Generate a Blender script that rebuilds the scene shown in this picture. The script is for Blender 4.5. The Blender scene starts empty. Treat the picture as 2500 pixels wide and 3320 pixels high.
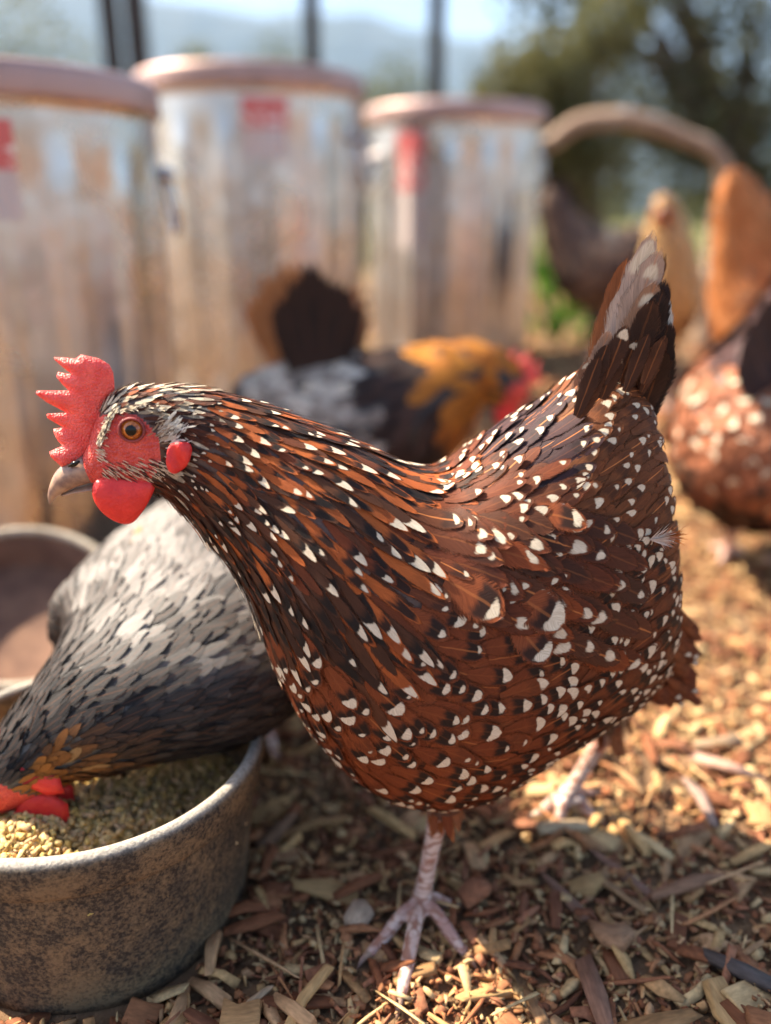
import bpy, bmesh, math, random
import numpy as np
from mathutils import Vector, Matrix, noise
from mathutils.bvhtree import BVHTree
from mathutils.geometry import delaunay_2d_cdt

random.seed(7); RNG = np.random.default_rng(11)
SC = bpy.context.scene
COL = SC.collection
R = math.radians

# ------------------------------------------------------------------ camera
CAM_H, PITCH, VFOV = 0.45, R(19.8), R(64.0)
cd = bpy.data.cameras.new('camera'); cam = bpy.data.objects.new('camera', cd); COL.objects.link(cam)
cam.location = (0, 0, CAM_H); cam.rotation_euler = (math.pi/2 - PITCH, 0, 0)
cd.sensor_fit = 'VERTICAL'; cd.sensor_height = 36.0; cd.lens = 18.0/math.tan(VFOV/2)
cd.clip_start = 0.02; cd.clip_end = 20000
cd.dof.use_dof = True; cd.dof.focus_distance = 0.462; cd.dof.aperture_fstop = 2.0; cd.dof.aperture_blades = 0
SC.camera = cam

# ------------------------------------------------------------------ light
SUN_EL, SUN_AZ = R(48), R(-68)          # azimuth measured from +Y towards +X
w = bpy.data.worlds.new('World'); SC.world = w; w.use_nodes = True
nt = w.node_tree
bg = nt.nodes['Background']; sky = nt.nodes.new('ShaderNodeTexSky')
sky.sky_type = 'NISHITA'; sky.sun_disc = False; sky.sun_elevation = SUN_EL; sky.sun_rotation = SUN_AZ
sky.altitude = 300; sky.air_density = 1.0; sky.dust_density = 3.0; sky.ozone_density = 0.6
nt.links.new(sky.outputs[0], bg.inputs[0]); bg.inputs[1].default_value = 0.085
sd = bpy.data.lights.new('sun', 'SUN'); sun = bpy.data.objects.new('sun', sd); COL.objects.link(sun)
sd.energy = 5.0; sd.angle = R(0.55); sd.color = (1.0, 0.88, 0.70)
SUN = Vector((math.sin(SUN_AZ)*math.cos(SUN_EL), math.cos(SUN_AZ)*math.cos(SUN_EL), math.sin(SUN_EL)))
sun.rotation_euler = SUN.to_track_quat('Z', 'Y').to_euler(); sun.location = (-3, 3, 6)
SC.view_settings.view_transform = 'Standard'; SC.view_settings.look = 'None'
SC.view_settings.exposure = 1.9; SC.view_settings.gamma = 1.0
SC.render.engine = 'CYCLES'
SC.cycles.use_denoising = True; SC.cycles.use_adaptive_sampling = True; SC.cycles.adaptive_threshold = 0.025; SC.cycles.max_bounces = 6; SC.cycles.diffuse_bounces = 2
SC.cycles.glossy_bounces = 3; SC.cycles.transmission_bounces = 4; SC.cycles.volume_bounces = 0
SC.cycles.caustics_reflective = False; SC.cycles.caustics_refractive = False
SC.cycles.sample_clamp_indirect = 6.0; SC.cycles.transparent_max_bounces = 10

# ------------------------------------------------------------------ helpers
FPX = 1660.0/math.tan(VFOV/2)
CP, SP = math.cos(PITCH), math.sin(PITCH)
def ray(x, y):
    a = (x-1250)/FPX; b = -(y-1660)/FPX
    return np.array((a, CP+b*SP, -SP+b*CP))
def onground(x, y, z=0.0):
    r = ray(x, y); t = (z-CAM_H)/r[2]; return np.array((r[0]*t, r[1]*t, z))
def aty(x, y, Y):
    r = ray(x, y); t = Y/r[1]; return np.array((r[0]*t, Y, CAM_H+r[2]*t))

def tag(o, label, cat, group=None, kind=None):
    if label: o['label'] = label
    if cat: o['category'] = cat
    if group: o['group'] = group
    if kind: o['kind'] = kind
    return o
def empty(name, loc=(0, 0, 0)):
    o = bpy.data.objects.new(name, None); COL.objects.link(o); o.location = loc
    o.empty_display_size = 0.05
    return o
def link(name, me, mats=None, parent=None, smooth=True):
    if mats is not None:
        for m in (mats if isinstance(mats, (list, tuple)) else [mats]):
            me.materials.append(m)
    if smooth and len(me.polygons):
        me.polygons.foreach_set('use_smooth', np.ones(len(me.polygons), bool))
    o = bpy.data.objects.new(name, me); COL.objects.link(o)
    if parent is not None:
        o.parent = parent; o.matrix_parent_inverse = Matrix.Translation(-Vector(parent.location))
    return o
def mesh(name, V, F):
    me = bpy.data.meshes.new(name)
    me.from_pydata([tuple(v) for v in V], [], [tuple(f) for f in F]); me.update()
    return me
def fastmesh(name, V, Q, uv=None, fc=None, fa=None):
    """quads only; uv/fc/fa given per vertex"""
    V = np.asarray(V, np.float32); Q = np.asarray(Q, np.int32)
    me = bpy.data.meshes.new(name)
    n = len(Q)
    me.vertices.add(len(V)); me.vertices.foreach_set('co', V.ravel())
    me.loops.add(n*4); me.loops.foreach_set('vertex_index', Q.ravel())
    me.polygons.add(n); me.polygons.foreach_set('loop_start', np.arange(0, n*4, 4, dtype=np.int32))
    me.polygons.foreach_set('loop_total', np.full(n, 4, np.int32))
    if uv is not None:
        ul = me.uv_layers.new(name='UVMap')
        ul.data.foreach_set('uv', np.asarray(uv, np.float32)[Q.ravel()].ravel())
    for nm, arr in (('fc', fc), ('fa', fa)):
        if arr is not None:
            at = me.attributes.new(nm, 'FLOAT_COLOR', 'POINT')
            A = np.ones((len(V), 4), np.float32); A[:, :arr.shape[1]] = arr
            at.data.foreach_set('color', A.ravel())
    me.update(calc_edges=True); me.validate()
    return me
def setfc(me, col):
    at = me.attributes.new('fc', 'FLOAT_COLOR', 'POINT')
    A = np.ones((len(me.vertices), 4), np.float32)
    c = np.asarray(col, np.float32)
    A[:, :3] = c
    at.data.foreach_set('color', A.ravel())

# ------------------------------------------------------------------ materials
class NT:
    def __init__(s, name):
        s.m = bpy.data.materials.new(name); s.m.use_nodes = True
        s.t = s.m.node_tree; s.b = s.t.nodes['Principled BSDF']; s.o = s.t.nodes['Material Output']
    def n(s, typ, **kw):
        x = s.t.nodes.new(typ)
        for k, v in kw.items(): setattr(x, k, v)
        return x
    def put(s, sock, v):
        if isinstance(v, bpy.types.NodeSocket): s.t.links.new(v, sock)
        elif v is not None:
            try: sock.default_value = v
            except Exception: sock.default_value = tuple(v)+(1.0,)
    def math(s, op, a, b=None, c=None, clamp=False):
        x = s.n('ShaderNodeMath', operation=op, use_clamp=clamp)
        s.put(x.inputs[0], a); s.put(x.inputs[1], b); s.put(x.inputs[2], c)
        return x.outputs[0]
    def smooth(s, v, lo, hi):
        x = s.n('ShaderNodeMapRange', interpolation_type='SMOOTHSTEP')
        s.put(x.inputs[0], v); s.put(x.inputs[1], lo); s.put(x.inputs[2], hi)
        return x.outputs[0]
    def rng(s, v, lo, hi, a, b):
        x = s.n('ShaderNodeMapRange')
        for i, q in enumerate((v, lo, hi, a, b)): s.put(x.inputs[i], q)
        return x.outputs[0]
    def mix(s, f, a, b, typ='MIX'):
        x = s.n('ShaderNodeMix', data_type='RGBA', blend_type=typ)
        s.put(x.inputs[0], f); s.put(x.inputs[6], a); s.put(x.inputs[7], b)
        return x.outputs[2]
    def noise(s, vec, scale, detail=3, rough=0.55, out=0):
        x = s.n('ShaderNodeTexNoise'); s.put(x.inputs['Vector'], vec)
        x.inputs['Scale'].default_value = scale; x.inputs['Detail'].default_value = detail
        x.inputs['Roughness'].default_value = rough
        return x.outputs[out]
    def attr(s, nm):
        return s.n('ShaderNodeAttribute', attribute_name=nm)
    def obj(s): return s.n('ShaderNodeTexCoord').outputs['Object']
    def xyz(s, v):
        x = s.n('ShaderNodeSeparateXYZ'); s.put(x.inputs[0], v); return x.outputs
    def comb(s, a, b, c):
        x = s.n('ShaderNodeCombineXYZ'); s.put(x.inputs[0], a); s.put(x.inputs[1], b); s.put(x.inputs[2], c)
        return x.outputs[0]
    def scalevec(s, v, sc):
        x = s.n('ShaderNodeMapping'); s.put(x.inputs[0], v); x.inputs['Scale'].default_value = sc
        return x.outputs[0]
    def bump(s, h, strength, dist=0.001):
        x = s.n('ShaderNodeBump'); x.inputs['Strength'].default_value = strength; x.inputs['Distance'].default_value = dist
        s.put(x.inputs['Height'], h); s.t.links.new(x.outputs[0], s.b.inputs['Normal'])
    def set(s, **kw):
        names = dict(col='Base Color', rough='Roughness', metal='Metallic', spec='Specular IOR Level', sss='Subsurface Weight',
                     sssr='Subsurface Radius', ssss='Subsurface Scale', sheen='Sheen Weight', coat='Coat Weight')
        for k, v in kw.items(): s.put(s.b.inputs[names[k]], v)
        return s

def mat_feather():
    k = NT('feather')
    fc = k.attr('fc').outputs['Color']; fan = k.attr('fa'); fa = k.xyz(fan.outputs['Vector']); alpha = fan.outputs['Alpha']
    uv = k.xyz(k.n('ShaderNodeUVMap').outputs[0])
    u = k.math('MULTIPLY_ADD', uv[0], 2.0, -1.0); v = uv[1]
    au = k.math('ABSOLUTE', u)
    barb = k.math('MULTIPLY_ADD', au, -0.35, v)
    bv = k.comb(k.math('MULTIPLY', barb, 46.0), k.math('MULTIPLY', u, 1.6), k.math('MULTIPLY', alpha, 77.0))
    nz = k.noise(bv, 1.0, 3, 0.6)
    nz2 = k.noise(k.comb(k.math('MULTIPLY', u, 2.5), k.math('MULTIPLY', v, 4.0), k.math('MULTIPLY', alpha, 131.0)), 1.0, 2)
    shade = k.rng(nz, 0.3, 0.7, 0.72, 1.25)
    c = k.mix(1.0, fc, k.comb(shade, shade, shade), 'MULTIPLY')
    # dark bar behind the tip
    vb = k.math('MULTIPLY_ADD', k.math('MULTIPLY', u, u), 0.10, v)
    vb = k.math('MULTIPLY_ADD', k.math('SUBTRACT', nz2, 0.5), 0.22, vb)
    bar = k.math('MULTIPLY', k.smooth(vb, 0.50, 0.66), k.math('SUBTRACT', 1.0, k.smooth(vb, 0.86, 0.98)))
    bar = k.math('MULTIPLY', k.math('MULTIPLY', bar, fa[1]), k.math('SUBTRACT', 1.0, k.smooth(au, 0.55, 0.95)))
    c = k.mix(bar, c, (0.012, 0.009, 0.008))
    # pale quill
    sh = k.math('SUBTRACT', 1.0, k.smooth(au, 0.03, 0.10))
    sh = k.math('MULTIPLY', sh, fa[2])
    c = k.mix(sh, c, (0.50, 0.17, 0.05))
    # spangle
    tt = k.math('DIVIDE', k.math('SUBTRACT', v, 0.55), 0.47, clamp=True)
    ur = k.math('MULTIPLY', u, k.math('SQRT', k.math('SUBTRACT', 1.0, k.math('MULTIPLY', tt, tt))))
    du = k.math('DIVIDE', k.math('ADD', ur, k.math('MULTIPLY', k.math('SUBTRACT', alpha, 0.5), 0.4)), 0.72)
    dv = k.math('DIVIDE', k.math('ADD', k.math('SUBTRACT', v, 0.845), k.math('MULTIPLY', k.math('MULTIPLY', ur, ur), 0.14)), 0.112)
    d = k.math('SQRT', k.math('ADD', k.math('MULTIPLY', du, du), k.math('MULTIPLY', dv, dv)))
    d = k.math('MULTIPLY_ADD', k.math('SUBTRACT', nz2, 0.5), 0.55, d)
    d = k.math('MULTIPLY_ADD', k.math('SUBTRACT', nz, 0.5), 0.55, d)
    wm = k.math('SUBTRACT', 1.0, k.smooth(k.math('SUBTRACT', d, fa[0]), -0.16, 0.10))
    wm = k.math('MULTIPLY', wm, k.smooth(fa[0], 0.02, 0.1))
    wc = k.mix(k.rng(nz, 0.3, 0.7, 0.0, 1.0), (0.48, 0.38, 0.26), (0.74, 0.64, 0.49))
    c = k.mix(wm, c, wc)
    edge = k.math('MAXIMUM', k.smooth(au, 0.42, 1.06), k.smooth(v, 0.86, 1.03))
    al = k.math('SUBTRACT', 1.0, k.smooth(k.math('ADD', edge, k.math('MULTIPLY', k.math('SUBTRACT', nz, 0.5), 1.9)), 0.55, 1.0))
    k.put(k.b.inputs['Alpha'], al)
    k.set(col=c, rough=0.62, spec=0.16)
    k.bump(nz, 0.35, 0.0006)
    return k.m

def simple(name, col, rough=0.6, var=0.25, scale=40, bump=0.2, bd=0.002, metal=0.0, spec=0.4, col2=None, detail=4):
    k = NT(name); o = k.obj()
    n = k.noise(o, scale, detail)
    c2 = col2 if col2 is not None else tuple(x*(1-var) for x in col)
    c = k.mix(k.smooth(n, 0.32, 0.68), c2, col)
    k.set(col=c, rough=rough, metal=metal, spec=spec)
    if bump: k.bump(k.noise(o, scale*2.5, 4), bump, bd)
    return k.m

def mat_skin(name, col, col2, scale=900, bump=0.6, bd=0.0008, sss=0.35, rough=0.42):
    k = NT(name); o = k.obj()
    n = k.noise(o, 120, 3)
    c = k.mix(k.smooth(n, 0.3, 0.7), col2, col)
    k.set(col=c, rough=rough, spec=0.45, sss=sss, sssr=(0.006, 0.0016, 0.001), ssss=1.0)
    vo = k.n('ShaderNodeTexVoronoi'); k.put(vo.inputs['Vector'], o); vo.inputs['Scale'].default_value = scale
    k.bump(k.math('SUBTRACT', 1.0, vo.outputs['Distance']), bump, bd)
    return k.m

def mat_attr(name, rough=0.8, scale=300, spec=0.25, grain=None, trans=0.0):
    """colour from the per-piece attribute, with grain"""
    k = NT(name); o = k.obj()
    fc = k.attr('fc').outputs['Color']
    n = k.noise(o if grain is None else k.scalevec(o, grain), scale, 4)
    s = k.rng(n, 0.25, 0.75, 0.6, 1.3)
    c = k.mix(1.0, fc, k.comb(s, s, s), 'MULTIPLY')
    k.set(col=c, rough=rough, spec=spec)
    k.bump(n, 0.5, 0.001)
    if trans > 0:
        tr = k.n('ShaderNodeBsdfTranslucent'); k.put(tr.inputs[0], c)
        mx = k.n('ShaderNodeMixShader'); mx.inputs[0].default_value = trans
        k.t.links.new(k.b.outputs[0], mx.inputs[1]); k.t.links.new(tr.outputs[0], mx.inputs[2])
        k.t.links.new(mx.outputs[0], k.o.inputs['Surface'])
    return k.m

def mat_leg():
    k = NT('scaly_leg_skin'); o = k.obj()
    vo = k.n('ShaderNodeTexVoronoi'); k.put(vo.inputs['Vector'], k.scalevec(o, (160, 160, 330))); vo.inputs['Scale'].default_value = 1.0
    n = k.noise(o, 60, 3)
    c = k.mix(k.smooth(n, 0.35, 0.65), (0.46, 0.25, 0.20), (0.66, 0.50, 0.42))
    c = k.mix(k.smooth(vo.outputs['Distance'], 0.45, 0.75), c, (0.34, 0.16, 0.11))
    k.set(col=c, rough=0.45, spec=0.4, sss=0.08, sssr=(0.004, 0.0015, 0.001), ssss=1.0)
    k.bump(k.math('SUBTRACT', 1.0, vo.outputs['Distance']), 0.7, 0.0012)
    return k.m

def mat_galv():
    k = NT('galvanised_steel'); o = k.obj()
    vo = k.n('ShaderNodeTexVoronoi'); k.put(vo.inputs['Vector'], o); vo.inputs['Scale'].default_value = 28
    n = k.noise(k.scalevec(o, (7, 7, 1.6)), 1.0, 4)
    c = k.mix(k.xyz(vo.outputs['Color'])[0], (0.44, 0.43, 0.42), (0.60, 0.58, 0.57))
    c = k.mix(k.smooth(n, 0.45, 0.75), c, (0.56, 0.50, 0.47))
    n2 = k.noise(o, 5.0, 5)
    z = k.xyz(o)[2]
    k.set(col=c, rough=k.rng(n2, 0.3, 0.7, 0.22, 0.36), metal=k.rng(n2, 0.35, 0.75, 1.0, 0.85))
    k.bump(k.noise(o, 9, 2), 0.35, 0.01)
    return k.m

def mat_red_patch():  # red upper half with pale spots, pale lower half
    k = NT('red_pale_patch'); uv = k.xyz(k.n('ShaderNodeUVMap').outputs[0])
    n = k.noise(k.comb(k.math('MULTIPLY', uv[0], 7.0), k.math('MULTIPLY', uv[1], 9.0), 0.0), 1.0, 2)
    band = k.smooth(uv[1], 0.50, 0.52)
    pale_spots = k.math('MULTIPLY', k.smooth(n, 0.52, 0.56), k.math('MULTIPLY', k.smooth(uv[1], 0.55, 0.60), k.math('SUBTRACT', 1.0, k.smooth(uv[1], 0.78, 0.82))))
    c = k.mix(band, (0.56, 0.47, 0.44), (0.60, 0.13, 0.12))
    c = k.mix(pale_spots, c, (0.78, 0.74, 0.68))
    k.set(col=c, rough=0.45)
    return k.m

def mat_bowl():
    k = NT('weathered_rubber'); o = k.obj()
    n1 = k.noise(o, 420, 3, 0.7); n2 = k.noise(o, 28, 4, 0.6); n3 = k.noise(o, 130, 4, 0.7)
    dust = k.math('ADD', k.math('MULTIPLY', n2, 0.75), k.math('MULTIPLY', n3, 0.55))
    dm = k.smooth(k.math('ADD', dust, k.math('MULTIPLY', n1, 0.5)), 0.78, 1.08)
    c = k.mix(k.smooth(n1, 0.35, 0.65), (0.034, 0.027, 0.021), (0.095, 0.072, 0.050))
    c = k.mix(k.math('MULTIPLY', dm, 0.6), c, (0.27, 0.18, 0.095))
    # dust settles on faces that look up
    geo = k.n('ShaderNodeNewGeometry'); nz = k.xyz(geo.outputs['Normal'])[2]
    up = k.math('MULTIPLY', k.smooth(nz, 0.25, 0.85), k.rng(n1, 0.3, 0.7, 0.45, 1.0))
    c = k.mix(up, c, (0.46, 0.42, 0.36))
    k.set(col=c, rough=0.85, spec=0.2)
    k.bump(k.math('ADD', n1, k.math('MULTIPLY', n3, 0.6)), 0.6, 0.0012)
    return k.m

def mat_ground():
    k = NT('mulch_soil'); o = k.obj()
    n = k.noise(o, 60, 6, 0.7); n2 = k.noise(o, 9, 4); n3 = k.noise(o, 0.35, 3)
    c = k.mix(k.smooth(n, 0.3, 0.7), (0.075, 0.038, 0.022), (0.32, 0.19, 0.10))
    c = k.mix(k.smooth(n2, 0.4, 0.7), c, (0.20, 0.125, 0.075))
    y = k.xyz(o)[1]
    far = k.math('MULTIPLY', k.smooth(k.math('ADD', y, k.math('MULTIPLY', n3, 6.0)), 8.0, 14.0), k.smooth(n3, 0.3, 0.5))
    c = k.mix(far, c, (0.13, 0.14, 0.05))
    k.set(col=c, rough=0.95, spec=0.1)
    k.bump(n, 0.8, 0.01)
    return k.m

M = dict(
    feather=mat_feather(),
    skin=mat_skin('bird_underskin', (0.10, 0.05, 0.035), (0.05, 0.025, 0.02), sss=0.0, bump=0.2),
    darkskin=mat_skin('dark_underskin', (0.03, 0.025, 0.025), (0.015, 0.012, 0.012), sss=0.0, bump=0.2),
    greyskin=mat_skin('grey_underskin', (0.10, 0.09, 0.082), (0.06, 0.055, 0.05), sss=0.0, bump=0.2),
    buffskin=mat_skin('buff_underskin', (0.30, 0.13, 0.05), (0.2, 0.08, 0.03), sss=0.0, bump=0.2),
    face=mat_skin('red_face_skin', (0.74, 0.10, 0.075), (0.58, 0.055, 0.045), scale=620, bump=0.9, bd=0.0011, sss=0.2),
    comb=mat_skin('red_comb_skin', (0.90, 0.145, 0.115), (0.80, 0.085, 0.07), scale=760, bump=0.75, bd=0.0010, rough=0.5, sss=0.3),
    wattle=mat_skin('red_wattle_skin', (0.82, 0.045, 0.035), (0.70, 0.03, 0.028), scale=520, bump=0.35, bd=0.0008, rough=0.45),
    leg=mat_leg(), galv=mat_galv(), label=mat_red_patch(), bowl=mat_bowl(), ground=mat_ground(),
    beak=simple('horn_beak', (0.46, 0.29, 0.19), 0.36, scale=110, bump=0.15, bd=.0006, col2=(0.20, 0.12, 0.10), spec=0.45),
    iris=simple('amber_iris', (0.55, 0.16, 0.02), 0.12, scale=600, bump=0, col2=(0.28, 0.06, 0.01), spec=0.7),
    pupil=simple('black_pupil', (0.004, 0.004, 0.004), 0.18, bump=0, spec=0.35),
    lid=mat_skin('eyelid_skin', (0.30, 0.045, 0.04), (0.18, 0.03, 0.028), scale=1500, bump=0.5, bd=0.0005, sss=0.1),
    chip=mat_attr('wood_chip', rough=0.85, scale=1.0, grain=(90, 420, 420)),
    mulch=mat_attr('shredded_mulch', rough=0.9, scale=260),
    pellet=mat_attr('feed_pellet', rough=0.85, scale=500),
    leaf=mat_attr('tree_leaf', rough=0.6, scale=20, trans=0.35),
    bark=simple('grey_bark', (0.20, 0.15, 0.11), 0.9, scale=18, bump=0.8, bd=0.02, col2=(0.08, 0.06, 0.045)),
    drift=simple('driftwood', (0.40, 0.29, 0.21), 0.8, scale=16, bump=0.6, bd=0.006, col2=(0.24, 0.15, 0.10)),
    post=simple('dark_post_paint', (0.035, 0.028, 0.024), 0.7, scale=20, bump=0.2),
    wire=simple('wire_steel', (0.22, 0.22, 0.21), 0.5, scale=20, bump=0, metal=0.6),
    pan=simple('brown_rubber_pan', (0.20, 0.105, 0.065), 0.8, scale=30, bump=0.3, col2=(0.13, 0.065, 0.042)),
    lid_metal=simple('reflection_tinted_lid', (0.46, 0.31, 0.28), 0.5, scale=9, bump=0.2, col2=(0.33, 0.22, 0.19), metal=0.55),  # pinkish brown reflection of the surroundings put into the lid colour
    palerim=simple('pale_sunlit_rim', (0.50, 0.43, 0.33), 0.85, scale=40, bump=0.3, col2=(0.34, 0.28, 0.21)),  # sunlight on the pan's rim put into this pale colour
    mount=simple('hillside', (0.028, 0.040, 0.034), 0.95, scale=0.012, bump=0, col2=(0.055, 0.060, 0.048)),
)

# ------------------------------------------------------------------ geometry tools
def catmull(P, n):
    """P (k,d) -> densely sampled curve with n samples per span"""
    P = np.asarray(P, float); Q = np.vstack([2*P[0]-P[1], P, 2*P[-1]-P[-2]]); out = []
    for i in range(1, len(Q)-2):
        for t in np.linspace(0, 1, n, endpoint=False):
            a, b, c, d = Q[i-1], Q[i], Q[i+1], Q[i+2]
            out.append(0.5*((2*b)+(-a+c)*t+(2*a-5*b+4*c-d)*t*t+(-a+3*b-3*c+d)*t**3))
    out.append(P[-1]); return np.array(out)
def grid_faces(nr, ns, closed=True):
    F = []
    for i in range(nr-1):
        for j in range(ns if closed else ns-1):
            k = (j+1) % ns
            F.append((i*ns+j, i*ns+k, (i+1)*ns+k, (i+1)*ns+j))
    return F
def loft_from(rings):
    nr, ns, _ = rings.shape
    V = list(rings.reshape(-1, 3)); F = grid_faces(nr, ns)
    V.append(rings[0].mean(0)); V.append(rings[-1].mean(0)); a, b = nr*ns, nr*ns+1
    for j in range(ns):
        k = (j+1) % ns
        F.append((a, k, j)); F.append((b, (nr-1)*ns+j, (nr-1)*ns+k))
    return V, F
def tube(pts, rad, ns=10, n=4, twist=(0, 0, 1)):
    """tapered closed tube through pts"""
    P = np.hstack([np.asarray(pts, float), np.asarray(rad, float)[:, None]])
    C = catmull(P, n) if len(P) > 2 else P
    rings = []; up = np.array(twist, float)
    for i in range(len(C)):
        t = C[min(i+1, len(C)-1), :3]-C[max(i-1, 0), :3]; t /= np.linalg.norm(t)+1e-9
        s = np.cross(t, up)
        if np.linalg.norm(s) < 1e-3: s = np.cross(t, (1, 0, 0.1))
        s /= np.linalg.norm(s); u = np.cross(s, t)
        th = np.arange(ns)*2*math.pi/ns
        rings.append(C[i, :3]+C[i, 3]*(np.cos(th)[:, None]*s+np.sin(th)[:, None]*u))
    return loft_from(np.array(rings))
def join(parts):
    V, F = [], []
    for v, f in parts:
        o = len(V); V += [tuple(x) for x in v]; F += [tuple(i+o for i in q) for q in f]
    return V, F
def box(c, s):
    x, y, z = c; a, b, d = (q/2 for q in s)
    V = [(x+i*a, y+j*b, z+k*d) for i in (-1, 1) for j in (-1, 1) for k in (-1, 1)]
    F = [(0, 1, 3, 2), (4, 6, 7, 5), (0, 4, 5, 1), (2, 3, 7, 6), (0, 2, 6, 4), (1, 5, 7, 3)]
    return V, F
def remesh(V, F, voxel, smooth_it=2):
    me = mesh('tmp', V, F); o = bpy.data.objects.new('tmp', me); COL.objects.link(o)
    m = o.modifiers.new('r', 'REMESH'); m.mode = 'VOXEL'; m.voxel_size = voxel
    if smooth_it:
        s = o.modifiers.new('s', 'SMOOTH'); s.factor = 0.5; s.iterations = smooth_it
    dg = bpy.context.evaluated_depsgraph_get()
    me2 = bpy.data.meshes.new_from_object(o.evaluated_get(dg))
    bpy.data.objects.remove(o); bpy.data.meshes.remove(me)
    return me2
def blade(poly, to3d, nrm, tmax, d0=0.004, step=0.0035, bend=None, tip=0.25, rounds=0):
    """thick fleshy plate from a 2-D outline (comb, wattle, lobe)"""
    for _ in range(rounds):
        q_ = []
        for i in range(len(poly)):
            a, b = poly[i], poly[(i+1) % len(poly)]
            q_ += [(a[0]*.75+b[0]*.25, a[1]*.75+b[1]*.25), (a[0]*.25+b[0]*.75, a[1]*.25+b[1]*.75)]
        poly = q_
    P = [Vector(p) for p in poly]; n = len(P)
    B = []
    for i in range(n):
        a, b = P[i], P[(i+1) % n]; m = max(1, int((b-a).length/step))
        for q in range(m): B.append(a.lerp(b, q/m))
    nb = len(B)
    def inside(p):
        c = False; j = n-1
        for i in range(n):
            if ((P[i].y > p.y) != (P[j].y > p.y)) and p.x < (P[j].x-P[i].x)*(p.y-P[i].y)/(P[j].y-P[i].y)+P[i].x: c = not c
            j = i
        return c
    def dist(p):
        best = 9
        for i in range(n):
            a, b = P[i], P[(i+1) % n]; ab = b-a
            t = max(0, min(1, (p-a).dot(ab)/max(ab.length_squared, 1e-12)))
            best = min(best, (p-a-ab*t).length)
        return best
    xs = [p.x for p in P]; ys = [p.y for p in P]; I = []
    y = min(ys); row = 0
    while y < max(ys):
        x = min(xs)+(step/2 if row % 2 else 0)
        while x < max(xs):
            p = Vector((x, y))
            if inside(p) and dist(p) > step*0.45: I.append(p)
            x += step
        y += step*0.87; row += 1
    pts = B+I
    vv, ee, ff, *_ = delaunay_2d_cdt(pts, [(i, (i+1) % nb) for i in range(nb)], [], 1, 1e-7)
    D = [dist(p) for p in vv]
    V, F = [], []
    for s in (1, -1):
        for p, d in zip(vv, D):
            h = tmax*(tip*(1 if d > 1e-6 else 0.35)+(1-tip)*(1-math.exp(-d/d0)))*0.5
            q = to3d(p.x, p.y)
            off = bend(p.x, p.y) if bend else 0.0
            V.append(np.array(q)+np.array(nrm)*(s*h+off))
    m = len(vv)
    for f in ff:
        F.append(tuple(f)); F.append(tuple(i+m for i in reversed(f)))
    from collections import Counter
    cnt = Counter()
    for f in ff:
        for i in range(len(f)):
            cnt[(f[i], f[(i+1) % len(f)])] += 1
    for (a, b), c in cnt.items():
        if (b, a) not in cnt: F.append((b, a, a+m, b+m))
    return V, F

# ------------------------------------------------------------------ feathers
FV = np.array([0, .25, .48, .66, .80, .89, .95, .985, 1.0]); FU = np.array([-1, -.62, -.25, .25, .62, 1.0])
FVC = np.array([0, .35, .66, .88, 1.0]); FUC = np.array([-1, 0, 1.0])
def width_profile(v, pointy):
    w = 0.42+0.58*np.clip(v/0.5, 0, 1)**0.8
    t = np.clip((v-0.55)/0.45, 0, 1)
    rnd = np.sqrt(np.clip(1-(t*.975)**2.4, 0, 1)); pt = 1-0.88*t**1.35
    return w*(rnd*(1-pointy)+pt*pointy)
class Feathers:
    def __init__(s, coarse=False): s.items = []; s.fv, s.fu = (FVC, FUC) if coarse else (FV, FU)
    def add(s, p, t, n, L, W, fc, fa, lift=0.0025, base=0.0004, pointy=0.0, bvh=None, cup=0.10, curl=0.0, rough=0.06):
        fv, fu = s.fv, s.fu
        t = np.array(t, float); n = np.array(n, float); t /= np.linalg.norm(t)+1e-12
        b = np.cross(t, n); b /= np.linalg.norm(b)+1e-12; n = np.cross(b, t)
        wp = np.maximum(width_profile(fv, pointy), 0.05)*W*0.5
        Vg, Ug = np.meshgrid(fv, fu, indexing='ij')
        sx = Ug*wp[:, None]*(1+RNG.uniform(-rough, rough, Ug.shape))
        sl = L*(Vg-0.045*Ug*Ug*(Vg > 0.5))
        Q = p+sl[..., None]*t+sx[..., None]*b
        h = base+lift*Vg**1.6+curl*L*Vg**3-cup*Ug**2*wp[:, None]
        if bvh is not None:
            Q = Q.reshape(-1, 3); h = np.maximum(h.ravel(), -.001); fn = bvh.find_nearest
            out = np.empty_like(Q)
            for i in range(len(Q)):
                loc, nn, idx, dd = fn(Q[i]); hh = h[i]
                out[i] = (loc[0]+nn[0]*hh, loc[1]+nn[1]*hh, loc[2]+nn[2]*hh)
            V = out
        else:
            V = (Q+h[..., None]*n).reshape(-1, 3)
        s.items.append((V, np.array(fc, float), np.array(fa, float), L*W))
    def arrays(s, items):
        fv, fu = s.fv, s.fu; nv, nu = len(fv), len(fu)
        q = np.array(grid_faces(nv, nu, False)); per = nv*nu
        V = np.vstack([it[0] for it in items])
        Q = (q[None]+(np.arange(len(items))*per)[:, None, None]).reshape(-1, 4)
        uvt = np.stack(np.meshgrid(fv, (fu+1)/2, indexing='ij'), -1).reshape(-1, 2)[:, ::-1]
        uv = np.tile(uvt, (len(items), 1))
        fc = np.repeat(np.array([it[1] for it in items]), per, 0)
        fa = np.repeat(np.array([it[2] for it in items]), per, 0)
        return V, Q, uv, fc, fa
    def build(s, name, items, parent):
        return link(name, fastmesh(name, *s.arrays(items)), M['feather'], parent)

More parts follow.
